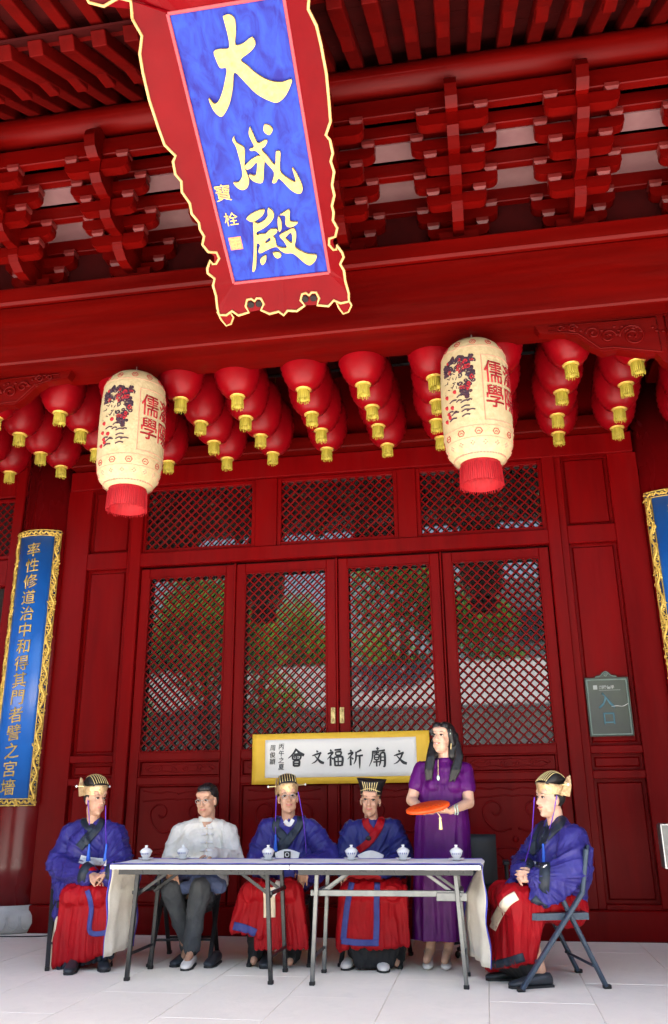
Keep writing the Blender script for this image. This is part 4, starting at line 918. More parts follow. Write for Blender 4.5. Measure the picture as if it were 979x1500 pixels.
# near side feet measured on the floor at (.14, 6.03) and (.68, 6.16)
ang6 = math.atan2(-.127, -.54)  # forward direction
fwd = Vector((-.54, -.13, 0)).normalized(); c6.rotation_euler = (0, 0, math.atan2(fwd.x, -fwd.y))
side = Vector((-fwd.y, fwd.x, 0)); side = side if side.y > 0 else -side
c6.location = Vector((.14, 6.03, 0))-fwd*.28+side*.30
CG = 'black folding chairs behind the table'
c1 = fchair('black folding chair under the leftmost seated man', 'black', .44, CG); rotz(c1, (-3.13, 6.72, 0), radians(28))
c2 = dup(c1, None, None, 'black folding chair under the man in the white jacket'); rotz(c2, (-2.33, 6.90, 0), radians(8))
c3 = dup(c1, None, None, 'black folding chair under the bespectacled man in blue robe'); rotz(c3, (-1.58, 6.98, 0), radians(4))
c4 = dup(c1, None, None, 'black folding chair under the man in the flared black hat'); rotz(c4, (-.87, 7.02, 0), radians(-6))
oc = thing('office_chair', 'black office chair with armrests standing behind the woman in purple', 'chair', (-.12, 7.45, 0))
obj('backrest', MB().loft([[(x+.02*(z-.6), y+.10*(z-.45)+.03*(1-(x+.14)**2*16), z) for x, y in ((-.33, 7.55), (-.14, 7.58), (.05, 7.55), (.05, 7.60), (-.14, 7.63), (-.33, 7.60))] for z in (.46, .5, .8, .86)]), 'chairblk', oc, True)
obj('seat', MB().box((-.14, 7.38, .44), (.44, .42, .07), .025), 'chairblk', oc)
for s in (-1, 1):
    a = obj('armrest', MB().box((-.14+s*.26, 7.38, .66), (.05, .24, .03), .01), 'chairblk', oc)
    obj('arm_post', MB().tube([(-.14+s*.26, 7.4, .65), (-.14+s*.26, 7.42, .44), (-.14+s*.18, 7.42, .42)], .016, 8), 'chairblk', a)
obj('column', MB().tube([(-.14, 7.38, .42), (-.14, 7.38, .1)], .025, 10), 'chairblk', oc)
for k in range(5):
    a = k*2*pi/5+.3; b = obj('base_arm', MB().bar((-.14, 7.38, .10), (-.14+.24*cos(a), 7.38+.24*sin(a), .06), .035, .025, .005), 'chairblk', oc); obj('caster', MB().ell((-.14+.25*cos(a), 7.38+.25*sin(a), .027), (.02, .026, .026), None, 10, 6), 'rubber', b, True)

def table(x0, x1, label, dark):
    t = thing('folding_table', label, 'table', ((x0+x1)/2, 6.29, 0), 'folding tables pushed end to end'); m = 'steeldark' if dark else 'steel'
    y0, y1 = 5.98, 6.60; zt = .728
    tp = obj('tabletop', MB().box(((x0+x1)/2, (y0+y1)/2, zt-.014), (x1-x0, y1-y0, .028), .003), 'laminate', t)
    obj('apron', MB().box(((x0+x1)/2, y0+.045, zt-.046), (x1-x0-.10, .02, .036), .002), 'steeldark', t); obj('apron', MB().box(((x0+x1)/2, y1-.045, zt-.046), (x1-x0-.10, .02, .036), .002), 'steeldark', t)
    for xl in (x0+.135, x1-.135):
        s = 1 if xl > (x0+x1)/2 else -1
        for yl in (6.075, 6.505):
            lg = obj('leg', MB().bar((xl-s*.035, yl, zt-.03), (xl, yl, .02), .028, .028, .003, up=(0, 1, 0)), m, t)
            obj('foot_cap', MB().box((xl, yl, .012), (.036, .036, .024), .004), 'rubber', lg)
        obj('crossbar', MB().bar((xl-s*.01, 6.075, .545), (xl-s*.01, 6.505, .545), .024, .024, .003), m, t)
        obj('crossbar', MB().bar((xl-s*.002, 6.075, .16), (xl-s*.002, 6.505, .16), .018, .018, .003), m, t)
        for yl in (6.12, 6.46):
            obj('brace', MB().bar((xl-s*.01, yl, .52), (xl-s*.26, yl, zt-.04), .022, .010, .002, up=(0, 1, 0)), m, t)
    if not dark:
        obj('long_bar', MB().bar((x0+.12, 6.10, .548), (x1-.12, 6.10, .548), .018, .038, .003), m, t)
        obj('lock_plate', MB().box((x1-.20, 6.085, .53), (.20, .012, .05), .003), m, t)
    return t
table(-2.60, -1.335, 'left of the two folding tables, with black legs', True); table(-1.328, -.065, 'right of the two folding tables, with grey steel legs and long bar', False)
# runner
rn_ = thing('table_runner', 'white table runner with blue edge stripes, draped over both table ends', 'table runner', (-1.33, 6.29, .728))
def runline(y):
    pts = []
    def drop(x, s, zb):
        q = []
        for k in range(15):
            z = .722-(.722-zb)*k/14; tw = (-(y-6.03)*.27)*min(1, k/5) if s > 0 else -.01*k/14
            q.append((x+tw+s*(.012+.008*(k/14)**1.5+.008*sin(k*.9+y*9)+.016*(k/14)*sin(y*31+k*.15)), y+(.03*(k/14))*sin(y*17)+.01*sin(k*.7), z))
        return q
    L = drop(-2.603, -1, .14)[::-1]; Rr = drop(-.062, 1, .12)
    top = [(-2.603+2.541*k/40, y, .7335+.0012*sin(k*1.3+y*20)) for k in range(41)]
    return L+top+Rr
def runstrip(ya, yb, n, lift, name, m, parent, sl=slice(None)):
    rows = [runline(ya+(yb-ya)*j/n)[sl] for j in range(n+1)]; K = len(rows[0]); mb = MB(); vs = []; fs = []
    def off(r, i, l):
        a = Vector(r[max(i-1, 0)]); b = Vector(r[min(i+1, K-1)]); t = (b-a).normalized(); nn = Vector((-t.z, 0, t.x)); return Vector(r[i])+nn*l
    for r in rows: vs += [off(r, i, lift) for i in range(K)]
    for r in rows: vs += [off(r, i, lift-.003) for i in range(K)]
    B = (n+1)*K
    for j in range(n):
        for i in range(K-1): a = j*K+i; fs += [(a, a+1, a+K+1, a+K), (B+a, B+a+K, B+a+K+1, B+a+1)]
    for j in (0, n):
        for i in range(K-1): a = j*K+i; fs.append((a, B+a, B+a+1, a+1))
    for j in range(n):
        for i in (0, K-1): a = j*K+i; fs.append((a, a+K, B+a+K, B+a))
    return obj(name, mb.add(vs, fs), m, parent, True)
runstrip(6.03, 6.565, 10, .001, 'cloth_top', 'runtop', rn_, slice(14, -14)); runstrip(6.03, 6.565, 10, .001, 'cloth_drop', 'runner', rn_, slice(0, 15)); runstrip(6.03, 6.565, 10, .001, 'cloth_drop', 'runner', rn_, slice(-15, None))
runstrip(6.00, 6.035, 2, .003, 'blue_stripe', 'runblue', rn_); runstrip(6.56, 6.59, 2, .003, 'blue_stripe', 'runblue', rn_)

runstrip(6.03, 6.24, 4, .004, 'blue_stripe', 'runblue', rn_, slice(0, 15)); runstrip(6.03, 6.14, 3, .004, 'blue_stripe', 'runblue', rn_, slice(-15, None))
def gaiwan(px, py, Y, label):
    q = P(px, py, Y); x, y, z = q.x, Y, .738
    t = thing('lidded_teacup', label, 'teacup', (x, y, z), 'white lidded teacups on the table')
    obj('saucer', MB().lathe([(.025, z), (.028, z+.004), (.052, z+.012), (.056, z+.016), (.052, z+.016), (.028, z+.008)], (x, y, 0), 28), 'porcelain', t, True)
    obj('bowl', MB().lathe([(.02, z+.008), (.022, z+.014), (.034, z+.03), (.041, z+.048), (.047, z+.062), (.045, z+.062), (.03, z+.03)], (x, y, 0), 28), 'porcelain', t, True)
    obj('lid', MB().lathe([(.042, z+.060), (.041, z+.066), (.03, z+.076), (.012, z+.083), (.008, z+.088), (.012, z+.096), (.010, z+.10), (.001, z+.10)], (x, y, 0), 28), 'porcelain', t, True)
    mk = MB()
    for k in range(5):
        a = -pi/2+.35*(k-2); mk.box((x+.0405*cos(a), y+.0405*sin(a), z+.044), (.004, .004, .012))
    obj('blue_marks', mk, 'cobalt', t)
for a in ((214, 1254, 6.34, 'teacup at the left end of the table, nearest the leftmost man'), (268, 1255, 6.44, 'teacup before the man in the white jacket'), (393, 1255, 6.36, 'teacup before the bespectacled man in blue robe'), (515, 1255, 6.36, 'teacup before the man in the flared black hat'), (591, 1255, 6.36, 'teacup just left of the woman in purple'), (669, 1256, 6.32, 'teacup nearest the right end of the table')): gaiwan(*a)
bx_ = P(975, 1240, 6.7)
rb = thing('metal_case', 'grey metal case on a dark stand cut off at the right edge of the photo', 'case', (bx_.x, 6.7, 0))
obj('case_body', MB().box((bx_.x+.14, 6.72, .81), (.34, .12, .30), .012), 'steel', rb); obj('case_rim', frame_ring(MB(), bx_.x-.015, bx_.x+.295, .675, .945, .012, 6.652, .02, .003), 'metal', rb)
obj('stand_post', MB().tube([(bx_.x+.14, 6.72, .66), (bx_.x+.14, 6.72, .02)], .02, 10), 'steeldark', rb); obj('stand_foot', MB().lathe([(.14, 0), (.14, .012), (.03, .03)], (bx_.x+.14, 6.72, 0), 24), 'steeldark', rb)

# ================================================================== PEOPLE
def xf(mb, Mx, sub): mb.add([Mx @ Vector(v) for v in sub.v], sub.f); return mb
def HM(C, yaw, pitch=0, roll=0, s=1.0): return Matrix.Translation(C) @ Matrix.Rotation(radians(yaw), 4, 'Z') @ Matrix.Rotation(radians(pitch), 4, 'X') @ Matrix.Rotation(radians(roll), 4, 'Y') @ Matrix.Scale(s, 4)
def head_shape(fat=1.0, fem=False):
    h = MB(); f = fat
    h.ell((0, .018, .035), (.073, .092, .090)).ell((0, -.022, -.028), (.060*f, .068, .088)).ell((0, -.028, -.082), (.045*f, .048, .040))
    h.ell((0, -.066, -.100), (.020, .018, .018))
    h.cap((0, -.083, .018), (0, -.106, -.026), .0075, .0125, 10); h.ell((-.012, -.094, -.030), (.009, .010, .008)).ell((.012, -.094, -.030), (.009, .010, .008))
    h.cap((-.032, -.075, .030), (.032, -.075, .030), .013, .013, 10).cap((-.034, -.060, .052), (.034, -.060, .052), .026, .026, 10)
    for s in (-1, 1):
        h.ell((s*.034*f, -.060, -.022), (.021*f, .020, .022)).ell((s*.036*f, -.034, -.064), (.021*f, .034, .032))
        h.ell((s*.074, .008, -.008), (.008, .019, .030), Matrix.Rotation(s*.3, 3, 'Z')).ell((s*.073, .004, -.030), (.007, .010, .012))
    h.ell((0, -.088, -.052), (.022, .010, .007)).ell((0, -.086, -.064), (.019, .011, .008))
    return h
def face_bits(Mx, root, fat=1., smile=.4, fem=False, brow='hair', stern=False):
    lip = MB(); 
    pts = [(-.024, -.0865+.006, -.056+.008*smile), (-.012, -.0965, -.0575), (0, -.0995, -.058), (.012, -.0965, -.0575), (.024, -.0865+.006, -.056+.008*smile)]
    xf(lip, Mx, MB().tube(crs(pts, 3), [.0025]+[.0048]*11+[.0025], 7)); obj('mouth', lip, 'lip', root, True)
    if smile > .7: xf(tm := MB(), Mx, MB().box((0, -.1005, -.0575), (.026, .006, .006), .002)); obj('teeth', tm, 'white', root)
    for s in (-1, 1):
        e = MB(); xf(e, Mx, MB().ell((s*.031, -.0795, .010), (.0140, .009, .0062), None, 12, 7)); ey = obj('eye', e, 'eyewhite', root, True)
        p = MB(); xf(p, Mx, MB().ell((s*.031, -.0865, .010), (.0085, .0035, .0060), None, 10, 6)); obj('iris', p, 'eye', ey, True)
        l = MB(); xf(l, Mx, MB().tube([(s*.016, -.085, .011), (s*.026, -.0895, .0165), (s*.038, -.086, .0165), (s*.047, -.076, .011)], [.0015, .0028, .0028, .0015], 6)); obj('upper_lash', l, 'eye', ey, True)
        b = MB(); xf(b, Mx, MB().tube([(s*.014, -.0885, .031), (s*.028, -.0905, .037), (s*.042, -.083, .036), (s*.051, -.072, .030)], [.0015, .0028, .0023, .001] if not fem else [.0015, .0025, .002, .001], 6, flat=.6)); obj('eyebrow', b, 'hair', root, True)
def glasses(Mx, root, m='metal'):
    g = MB(); l = MB()
    for s in (-1, 1):
        l.tube([(s*.031+.021*cos(k*pi/6), -.100+.002*abs(cos(k*pi/6)), .006+.0155*sin(k*pi/6)) for k in range(13)], .0014, 5); l.tube([(s*.052, -.098, .010), (s*.070, -.06, .010), (s*.077, .0, .006)], .0014, 5)
    l.tube([(-.010, -.100, .012), (0, -.103, .014), (.010, -.100, .012)], .0014, 5); xf(g, Mx, l); return obj('glasses', g, m, root, True)
def hand(mb, wr, d, nrm, side=1, curl=(.35, .5, .4), s=1., spread=1.):
    wr = Vector(wr); d = Vector(d).normalized(); n = Vector(nrm); n = (n-d*n.dot(d)).normalized(); a = d.cross(n).normalized()
    kn = []
    for i in range(4):
        k = wr+d*(.082-.006*abs(i-1.2))*s+a*side*(1.5-i)*.0195*s*spread; kn.append(k); mb.cap(wr+a*side*(1.5-i)*.010*s+d*.01*s, k, .017*s, .0125*s, 8)
    for i, L in enumerate((.070, .078, .072, .056)):
        p = kn[i]; ang = 0; r = .0092
        for q, (fr_, c) in enumerate(zip((.46, .30, .24), curl)):
            ang += c*(1+.12*i); v = d*cos(ang)+n*sin(ang)+a*side*(1.5-i)*.05*spread; v.normalize(); e = p+v*L*fr_*s; mb.cap(p, e, r*s, (r-.0008)*s, 8, 2); p = e; r -= .0008
    p = wr+d*.022*s+a*side*.026*s; e1 = p+(d*.62+a*side*.62+n*.42).normalized()*.040*s; e2 = e1+(d*.85+a*side*.18+n*.4).normalized()*.032*s; e3 = e2+(d*.9+a*side*-.05+n*.45).normalized()*.024*s
    mb.cap(wr+d*.01*s+a*side*.01*s, p, .017*s, .015*s, 8).cap(p, e1, .014*s, .0105*s, 8).cap(e1, e2, .0105*s, .009*s, 8).cap(e2, e3, .009*s, .0075*s, 8)
    return mb
def finish_body(mb, root, m='skin', v=.0055): return put('body', remesh(mb, 'body', v, 5), m, root)
def camhit(bv, px, py, off=.012, Y=6.5):
    q = P(px, py, Y); d = (q-CAMP).normalized(); h = bv.ray_cast(CAMP, d, 12); return (h[0] if h[0] is not None else q)-d*off
def vstrip(bv, pl, width, name, m, parent, Y, off=.006, **k):
    pts = [P(x, y, Y) for x, y in pl]; d = (pts[len(pts)//2]-CAMP).normalized(); return strip(bv, pts, width, d, off, name, m, parent, **k)
def shoes(root, pts, m='shoe', heel=.0, L=.26):
    for (x, y, a) in pts:
        d = Vector((sin(a), -cos(a), 0)); s = Vector((cos(a), sin(a), 0)); c = Vector((x, y, 0)); mb = MB(); rings = []
        for t, w_, h, z0 in ((-.5, .022, .05, .012), (-.46, .034, .075, .006), (-.25, .038, .085, .004), (0, .040, .070, .004), (.22, .046, .052, .004), (.40, .040, .038, .006), (.48, .024, .026, .010), (.5, .012, .018, .012)):
            o = c+d*t*L; rings.append([o+s*w_*cos(2*pi*k/14)+Vector((0, 0, z0+h/2+h/2*sin(2*pi*k/14))) for k in range(14)])
        mb.loft(rings); sh = obj('shoe', mb, m, root, True)
        sm_ = MB(); sm_.loft([[c+d*t*L*1.02+s*w_*1.04*q+Vector((0, 0, z)) for t, w_, q in ((-.5, .03, -1), (-.2, .036, -1), (.2, .046, -1), (.45, .03, -1), (.5, 0, 0), (.45, .03, 1), (.2, .046, 1), (-.2, .036, 1), (-.5, .03, 1))] for z in (.001, .014)]); obj('sole', sm_, 'sole', sh)
def cord(root, bv, pl, Y, tassel=True, m='cord'):
    pts = [P(x, y, Y_) for x, y, Y_ in pl[:1]]+[camhit(bv, x, y, .014, Y_) for x, y, Y_ in pl[1:]]
    c = obj('hat_cord', MB().tube(crs([tuple(p) for p in pts], 4), .0034, 6), m, root, True)
    if tassel:
        b = pts[-1]; obj('tassel', MB().lathe([(.004, .02), (.008, .01), (.007, -.005), (.012, -.05), (.018, -.10), (.016, -.105)], b, 12), 'tasblue', c, True)
def crown_hat(Mx, root, tall=1.):
    """beamed crown: gold brow band rising to the back, black dome with gold ribs, hairpin"""
    n = 32; out = []; inn_ = []
    hat = MB(); rings = []
    for zz in (0, .25, .5, .75, 1.0):
        ring = []
        for k in range(n):
            a = 2*pi*k/n; x, y = cos(a), sin(a)
            back = max(0, y)
            z0 = .034-.035*back; z1 = .098+.012*max(0, -y)+.062*back**3
            ring.append(Vector(((.083+.006*zz)*x, .012+(.098+.010*zz)*y, z0+(z1-z0)*zz)))
        rings.append(ring)
    ring_in = [[v*1.0+Vector((-v.x*.05, -(v.y-.012)*.05, 0)) for v in r] for r in rings[::-1]]
    hat.loft(rings+ring_in, False); g = MB(); xf(g, Mx, hat); hb = obj('crown_hat', g, 'hatgold', root, True)
    dm = MB(); rr = []
    def arc(t, u):      # t: 0 front..1 back ; u: -1..1 across
        y = -.082+.185*t; z = .085+.105*tall*sin(pi*(.12+.72*t)); return Vector((u*(.070-.012*t*t), y+.012, z*(1-.10*u*u)))
    for k in range(13): rr.append([arc(k/12, -1+2*j/8) for j in range(9)]+[arc(k/12, 1-2*j/8)*1.0+Vector((0, 0, -.07*sin(pi*min(1, max(0, k/12)))-.012)) for j in range(9)])
    dm.loft(rr); g = MB(); xf(g, Mx, dm); obj('black_dome', g, 'hatblack', hb, True)
    for u in (-.86, -.57, -.28, 0, .28, .57, .86):
        g = MB(); xf(g, Mx, MB().tube([arc(k/12, u)+Vector((0, 0, .003)) for k in range(13)], .0026, 5)); obj('gold_rib', g, 'goldline', hb, True)
    g = MB(); w_ = MB()
    for s in (-1, 1):      # side plates rising behind
        g = MB(); w_ = MB()
        w_.loft([[(s*.086, .03, .03), (s*.092, .10, .02), (s*.094, .12, .10), (s*.088, .07, .12)], [(s*.078, .03, .03), (s*.082, .10, .02), (s*.086, .12, .10), (s*.080, .07, .12)]])
        w_.loft([[(s*.088, .07, .11), (s*.094, .118, .09), (s*.080, .125, .165), (s*.074, .10, .150)], [(s*.080, .07, .11), (s*.086, .118, .09), (s*.072, .125, .165), (s*.066, .10, .150)]])
        xf(g, Mx, w_); obj('back_plate', g, 'hatgold', hb)
    g = MB(); xf(g, Mx, MB().tube([(-.155, .05, .098), (.155, .05, .098)], .0042, 8)); hp = obj('hairpin', g, 'goldline', hb, True)
    for s in (-1, 1): g = MB(); xf(g, Mx, MB().ell((s*.150, .05, .098), (.008, .007, .010))); obj('pin_end', g, 'white', hp, True)
    return hb
V3 = Vector
def robe_mesh(N, SL_, SR, EL, ER, WLf, WRt, B, chest=(.185, .125, .17), drape=.10, sr=.078, er=.105, wr=.085, extra=None, ph=0., amp=.009, yaw=0.):
    """N neck base, S shoulders, E elbows, W wrists, B belly centre"""
    mb = MB(); R3 = Matrix.Rotation(radians(yaw), 3, 'Z'); mid = (SL_+SR)/2
    mb.cap(N+V3((0, 0, .0)), mid-V3((0, 0, .03)), .062, .10)
    mb.ell(mid-V3((0, 0, .10)), chest, R3).ell((mid+B)/2-V3((0, 0, .02)), (chest[0]*1.02, chest[1]*1.08, .17), R3).ell(B, (chest[0]*1.08, chest[1]*1.2, .16), R3)
    for S_, E_, W_ in ((SL_, EL, WLf), (SR, ER, WRt)):
        mb.cap(N, S_, .062, sr).cap(S_, E_, sr+.008, er).cap(E_, W_, er*.92, wr).cap(mid, S_, .09, sr)
        dz = V3((0, 0, -drape)); mb.web([E_, E_.lerp(W_, .5), W_], [E_+dz*1.1+(E_-W_)*.1, E_.lerp(W_, .5)+dz*1.5, W_+dz*.75], .042, 7, .034)
        mb.cap(S_.lerp(E_, .4), (S_.lerp(E_, .4)+B)/2+V3((0, 0, -.02)), .07, .06)
    if extra: extra(mb)
    return remesh(mb, 'robe', .0072, 7, folds_r(amp*.72, (WLf+WRt)/2+V3((0, .1, .02)), ph))
def skirt_mesh(Hc, KL, KR, hemL, hemR, back=.24, r=.115, n=12, ph=0., amp=.008, side=True, extra=None):
    mb = MB(); off = (KR-KL).normalized()
    for K in (KL, KR): mb.cap(Hc+(K-(KL+KR)/2)*.8, K, r+.01, r*.86)
    mb.web([Hc-off*.1, Hc+off*.1], [KL, KR], r*.82, 4)
    kl = KL-off*r*.55; kr = KR+off*r*.55; up = V3((0, 0, .01))
    mb.web([kl+up, (KL+KR)/2+up, kr+up], [hemL, (hemL+hemR)/2+V3((0, -.02, 0)), hemR], .05, n, .03, .016)
    bkd = V3(((Hc-(KL+KR)/2).x, (Hc-(KL+KR)/2).y, 0)).normalized()
    if side:
        for a, h in ((kl, hemL), (kr, hemR)):
            mb.web([a, a.lerp(Hc+(a-(KL+KR)/2), .5)], [h, h+bkd*back], .045, 5, .03, .014)
    if extra: extra(mb)
    return remesh(mb, 'skirt', .0075, 5, folds(amp, 11, 1.1, ph))

# ---------------------------------------------------------------- 1: left man, blue robe, gilt crown
root = thing('person', 'leftmost seated man in blue robe, red skirt and gilt crown, turned to the right', 'person', (-3.08, 6.6, 0))
hc = P(140, 1171, 6.72); Mx = HM(hc, 56, 2)
N = P(140, 1207, 6.76); SLp = P(104, 1221, 6.80); SRp = P(168, 1222, 6.68); EL = P(88, 1268, 6.72); ER = P(176, 1262, 6.56); WA = P(128, 1283, 6.44); WB = P(158, 1283, 6.42); B = P(130, 1285, 6.84)
mb = MB(); xf(mb, Mx, head_shape(.98)); mb.cap(N-V3((0, 0, .06)), hc+Mx.to_3x3() @ V3((0, .025, -.07)), .058, .05)
mb.chain([N+V3((0, .03, -.10)), B+V3((0, .02, 0))], [.085, .10]); hip = P(128, 1315, 6.90); KL = P(106, 1312, 6.46); KR = P(150, 1312, 6.42); AL = V3((-2.99, 6.40, .09)); AR = V3((-2.80, 6.50, .09))
for K, A in ((KL, AL), (KR, AR)): mb.cap(hip, K+V3((0,.05,0)), .07, .05).cap(K+V3((0,.05,0)), A+V3((0, .09, 0)), .045, .036).cap(A+V3((0,.09,0)), A+V3((0, .0, -.05)), .03, .025)
for S_, E_, W_ in ((SLp, EL, WA), (SRp, ER, WB)): mb.cap(S_, E_, .05, .042).cap(E_, W_, .038, .028).cap(N-V3((0, 0, .07)), S_-V3((0, 0, .02)), .045, .045)
hand(mb, P(134, 1281, 6.39), V3((.95, -.25, -.25)), V3((.1, .3, -1)), -1, (.3, .45, .4), .95); hand(mb, P(158, 1277, 6.37), V3((-.9, -.2, -.4)), V3((0, .4, -1)), 1, (.4, .5, .4), .95)
body = finish_body(mb, root); face_bits(Mx, root, smile=.1)
hr = MB(); xf(hr, Mx, MB().ell((0, .032, .03), (.080, .088, .088))); obj('hair', hr, 'hair', root, True)
def ex1(m):
    m.web([EL, P(84, 1290, 6.72)], [P(84, 1335, 6.68), P(94, 1328, 6.60)], .05, 5, .035); m.web([P(90, 1300, 6.62), WA], [P(86, 1345, 6.62), P(100, 1325, 6.50)], .04, 6, .03)
    m.cap(P(110, 1300, 6.66), P(84, 1340, 6.62), .07, .035)
rm = robe_mesh(N, SLp, SRp, EL, ER, WA, WB+V3((.02, 0, 0)), B, (.19, .135, .17), .07, extra=ex1, ph=1, amp=.012, yaw=28); robe = put('robe', rm, 'robe', root)
sk = skirt_mesh(hip, KL, KR, P(84, 1412, 6.42), P(163, 1392, 6.38), ph=2, r=.11); skirt = put('skirt', sk, 'skirt', root)
bv = bvh_of(rm); bs = bvh_of(sk)
vstrip(bv, [(122, 1196), (124, 1206), (136, 1216), (126, 1230), (116, 1242)], [.04, .055, .065, .07, .07], 'collar', 'collar', root, 6.6); vstrip(bv, [(151, 1196), (147, 1208), (136, 1222), (124, 1236)], [.04, .05, .055, .06], 'collar', 'collar', root, 6.6, .012)
vstrip(bv, [(117, 1258), (135, 1262), (156, 1263)], [.055, .06, .05], 'white_sash', 'white', root, 6.5, .01)
vstrip(bv, [(117, 1269), (135, 1272), (152, 1270)], .03, 'red_sash_edge', 'skirt', root, 6.5, .007)
for W_, dd in ((P(131, 1282, 6.42), V3((1, -.25, -.2))), (P(161, 1281, 6.40), V3((-1, -.15, -.15)))):
    dd.normalize(); obj('cuff', MB().tube([W_-dd*.045, W_+dd*.015], [.078, .066], 18, flat=1.1), 'collar', root, True)
vstrip(bs, [(128, 1304), (134, 1330), (133, 1366), (166, 1364)], [.035]*4, 'blue_border', 'border', root, 6.35, .006)
obj('underskirt', MB().web([P(96, 1392, 6.44), P(160, 1385, 6.44)], [P(88, 1418, 6.42), P(163, 1400, 6.42)], .03, 9, .026), 'collar', root, True)
obj('white_underlayer', MB().web([P(84, 1342, 6.60), P(86, 1345, 6.56)], [P(72, 1416, 6.52), P(80, 1419, 6.44)], .012, 4, .012), 'cream', root, True)
shoes(root, ((-2.985, 6.33, .25), (-2.80, 6.45, .5))); crown_hat(Mx, root)
cord(root, bv, ((129, 1172, 6.62), (131, 1205, 6.6), (131, 1240, 6.55)), 6.6); cord(root, bv, ((155, 1180, 6.62), (155, 1210, 6.6), (156, 1240, 6.5)), 6.6)

# ---------------------------------------------------------------- 2: man in white jacket
root = thing('person', 'seated man in white Chinese jacket, grey trousers and glasses', 'person', (-2.3, 6.8, 0))
hc = P(303, 1173, 6.93); Mx = HM(hc, -6, 6, -3, 1.02)
N = P(303, 1207, 6.98); SLp = P(264, 1220, 7.0); SRp = P(333, 1219, 7.0); EL = P(247, 1262, 6.94); ER = P(346, 1258, 6.90); WA = P(252, 1276, 6.66); WB = P(308, 1252, 6.60); B = P(297, 1285, 7.02)
mb = MB(); xf(mb, Mx, head_shape(1.08)); mb.cap(N-V3((0, 0, .06)), hc+Mx.to_3x3() @ V3((0, .025, -.07)), .062, .056)
hip = P(290, 1318, 7.05); KL = P(250, 1302, 6.58); KR = P(293, 1302, 6.56); AL = V3((-2.28, 6.75, .10)); AR = V3((-2.20, 6.62, .11))
mb.chain([N+V3((0, .03, -.10)), B+V3((0, .02, 0))], [.085, .10])
for K, A in ((KL, AL), (KR, AR)): mb.cap(hip, K, .08, .055).cap(K, A, .05, .036).cap(A, A+V3((.0, -.08, -.06)), .03, .025)
for S_, E_, W_ in ((SLp, EL, WA), (SRp, ER, WB)): mb.cap(S_, E_, .05, .042).cap(E_, W_, .038, .028).cap(N-V3((0, 0, .07)), S_-V3((0, 0, .02)), .045, .045)
hand(mb, P(252, 1277, 6.62), V3((.35, -.6, -.55)), V3((.1, .5, -.9)), -1, (.25, .25, .2), 1.0, 1.1); hand(mb, P(316, 1253, 6.60), V3((-1, -.15, .02)), V3((0, .1, -1)), 1, (.25, .35, .3), .9)
finish_body(mb, root); face_bits(Mx, root, smile=-.2); glasses(Mx, root)
hr = MB(); h_ = MB().ell((0, .032, .048), (.080, .092, .085)).ell((0, -.03, .095), (.058, .040, .030)).ell((0, .05, .0), (.077, .07, .07)); xf(hr, Mx, h_); put('hair', remesh(hr, 'hair', .005, 2, folds(.003, 60, 20, 3)), 'hair', root)
mj = MB(); mid = (SLp+SRp)/2
mj.cap(N+V3((0, 0, .005)), mid-V3((0, 0, .03)), .066, .11).ell(mid-V3((0, 0, .1)), (.19, .13, .17)).ell(B+V3((0, 0, .1)), (.20, .15, .17)).ell(B-V3((0, 0, .02)), (.21, .17, .15))
for S_, E_, W_ in ((SLp, EL, WA), (SRp, ER, WB)): mj.cap(N, S_, .062, .072).cap(S_, E_, .078, .066).cap(E_, W_, .066, .048).cap(mid, S_, .09, .07).cap(S_.lerp(E_, .5), B, .05, .07)
mj.web([B+V3((-.14, -.08, -.04)), B+V3((.14, -.08, -.04))], [P(262, 1300, 6.75), P(318, 1300, 6.75)], .05, 6, .03)
jm = remesh(mj, 'jacket', .0072, 6, folds(.008, 9, 6, 5)); put('jacket', jm, 'jacket', root); bv = bvh_of(jm)
obj('stand_collar', MB().lathe([(.062, -.012), (.066, 0), (.062, .028), (.057, .028), (.056, 0)], N+V3((0, -.012, .03)), 24, False), 'jacket', root, True)
vstrip(bv, [(303, 1208), (304, 1230), (302, 1256)], .012, 'placket', 'jacket', root, 6.8, .005, nw=2)
for yy in (1213, 1222, 1234, 1246):
    vstrip(bv, [(294, yy+.5), (303, yy-.5), (312, yy)], .012, 'knot_button', 'white', root, 6.8, .009, nw=2); 
    q = camhit(bv, 303, yy, .008); obj('knot', MB().ell(q, (.008, .008, .008), None, 8, 6), 'cream', root, True)
def trouser(K, A, r0=.078, r1=.062):
    m = MB(); m.cap(hip+(K-(KL+KR)/2)*.6, K, .095, r0).cap(K, A+V3((0, 0, .06)), r0, r1).cap(A+V3((0, .01, .06)), A+V3((0, .01, .02)), r1, r1*.98); return remesh(m, 'trouser_leg', .0075, 4, folds(.007, 9, 5, K.x*3))
put('trouser_leg', trouser(KL, AL), 'trouser', root); put('trouser_leg', trouser(KR, AR), 'trouser', root)
vj = MB().cap(P(236, 1292, 6.72), P(262, 1302, 6.62), .055, .045).cap(P(262, 1302, 6.62), P(290, 1296, 6.60), .045, .05).cap(P(290, 1292, 6.62), P(322, 1298, 6.66), .062, .05).cap(P(256, 1296, 6.80), P(310, 1296, 6.8), .08, .08)
put('blue_jacket_over_lap', remesh(vj, 'blue_jacket_over_lap', .0075, 4, folds(.008, 12, 9, 2)), mat('lap_jacket_blue', (.06, .085, .17), (.04, .055, .12), .7, 10, .2), root)
for A in (AL, AR): obj('sock', MB().tube([A+V3((0, .01, .06)), A+V3((0, -.01, -.03))], [.042, .04], 12), 'black', root, True)
shoes(root, ((-2.30, 6.70, -.2),), 'shoe'); shoes(root, ((-2.205, 6.58, .1),), 'shoewhite')

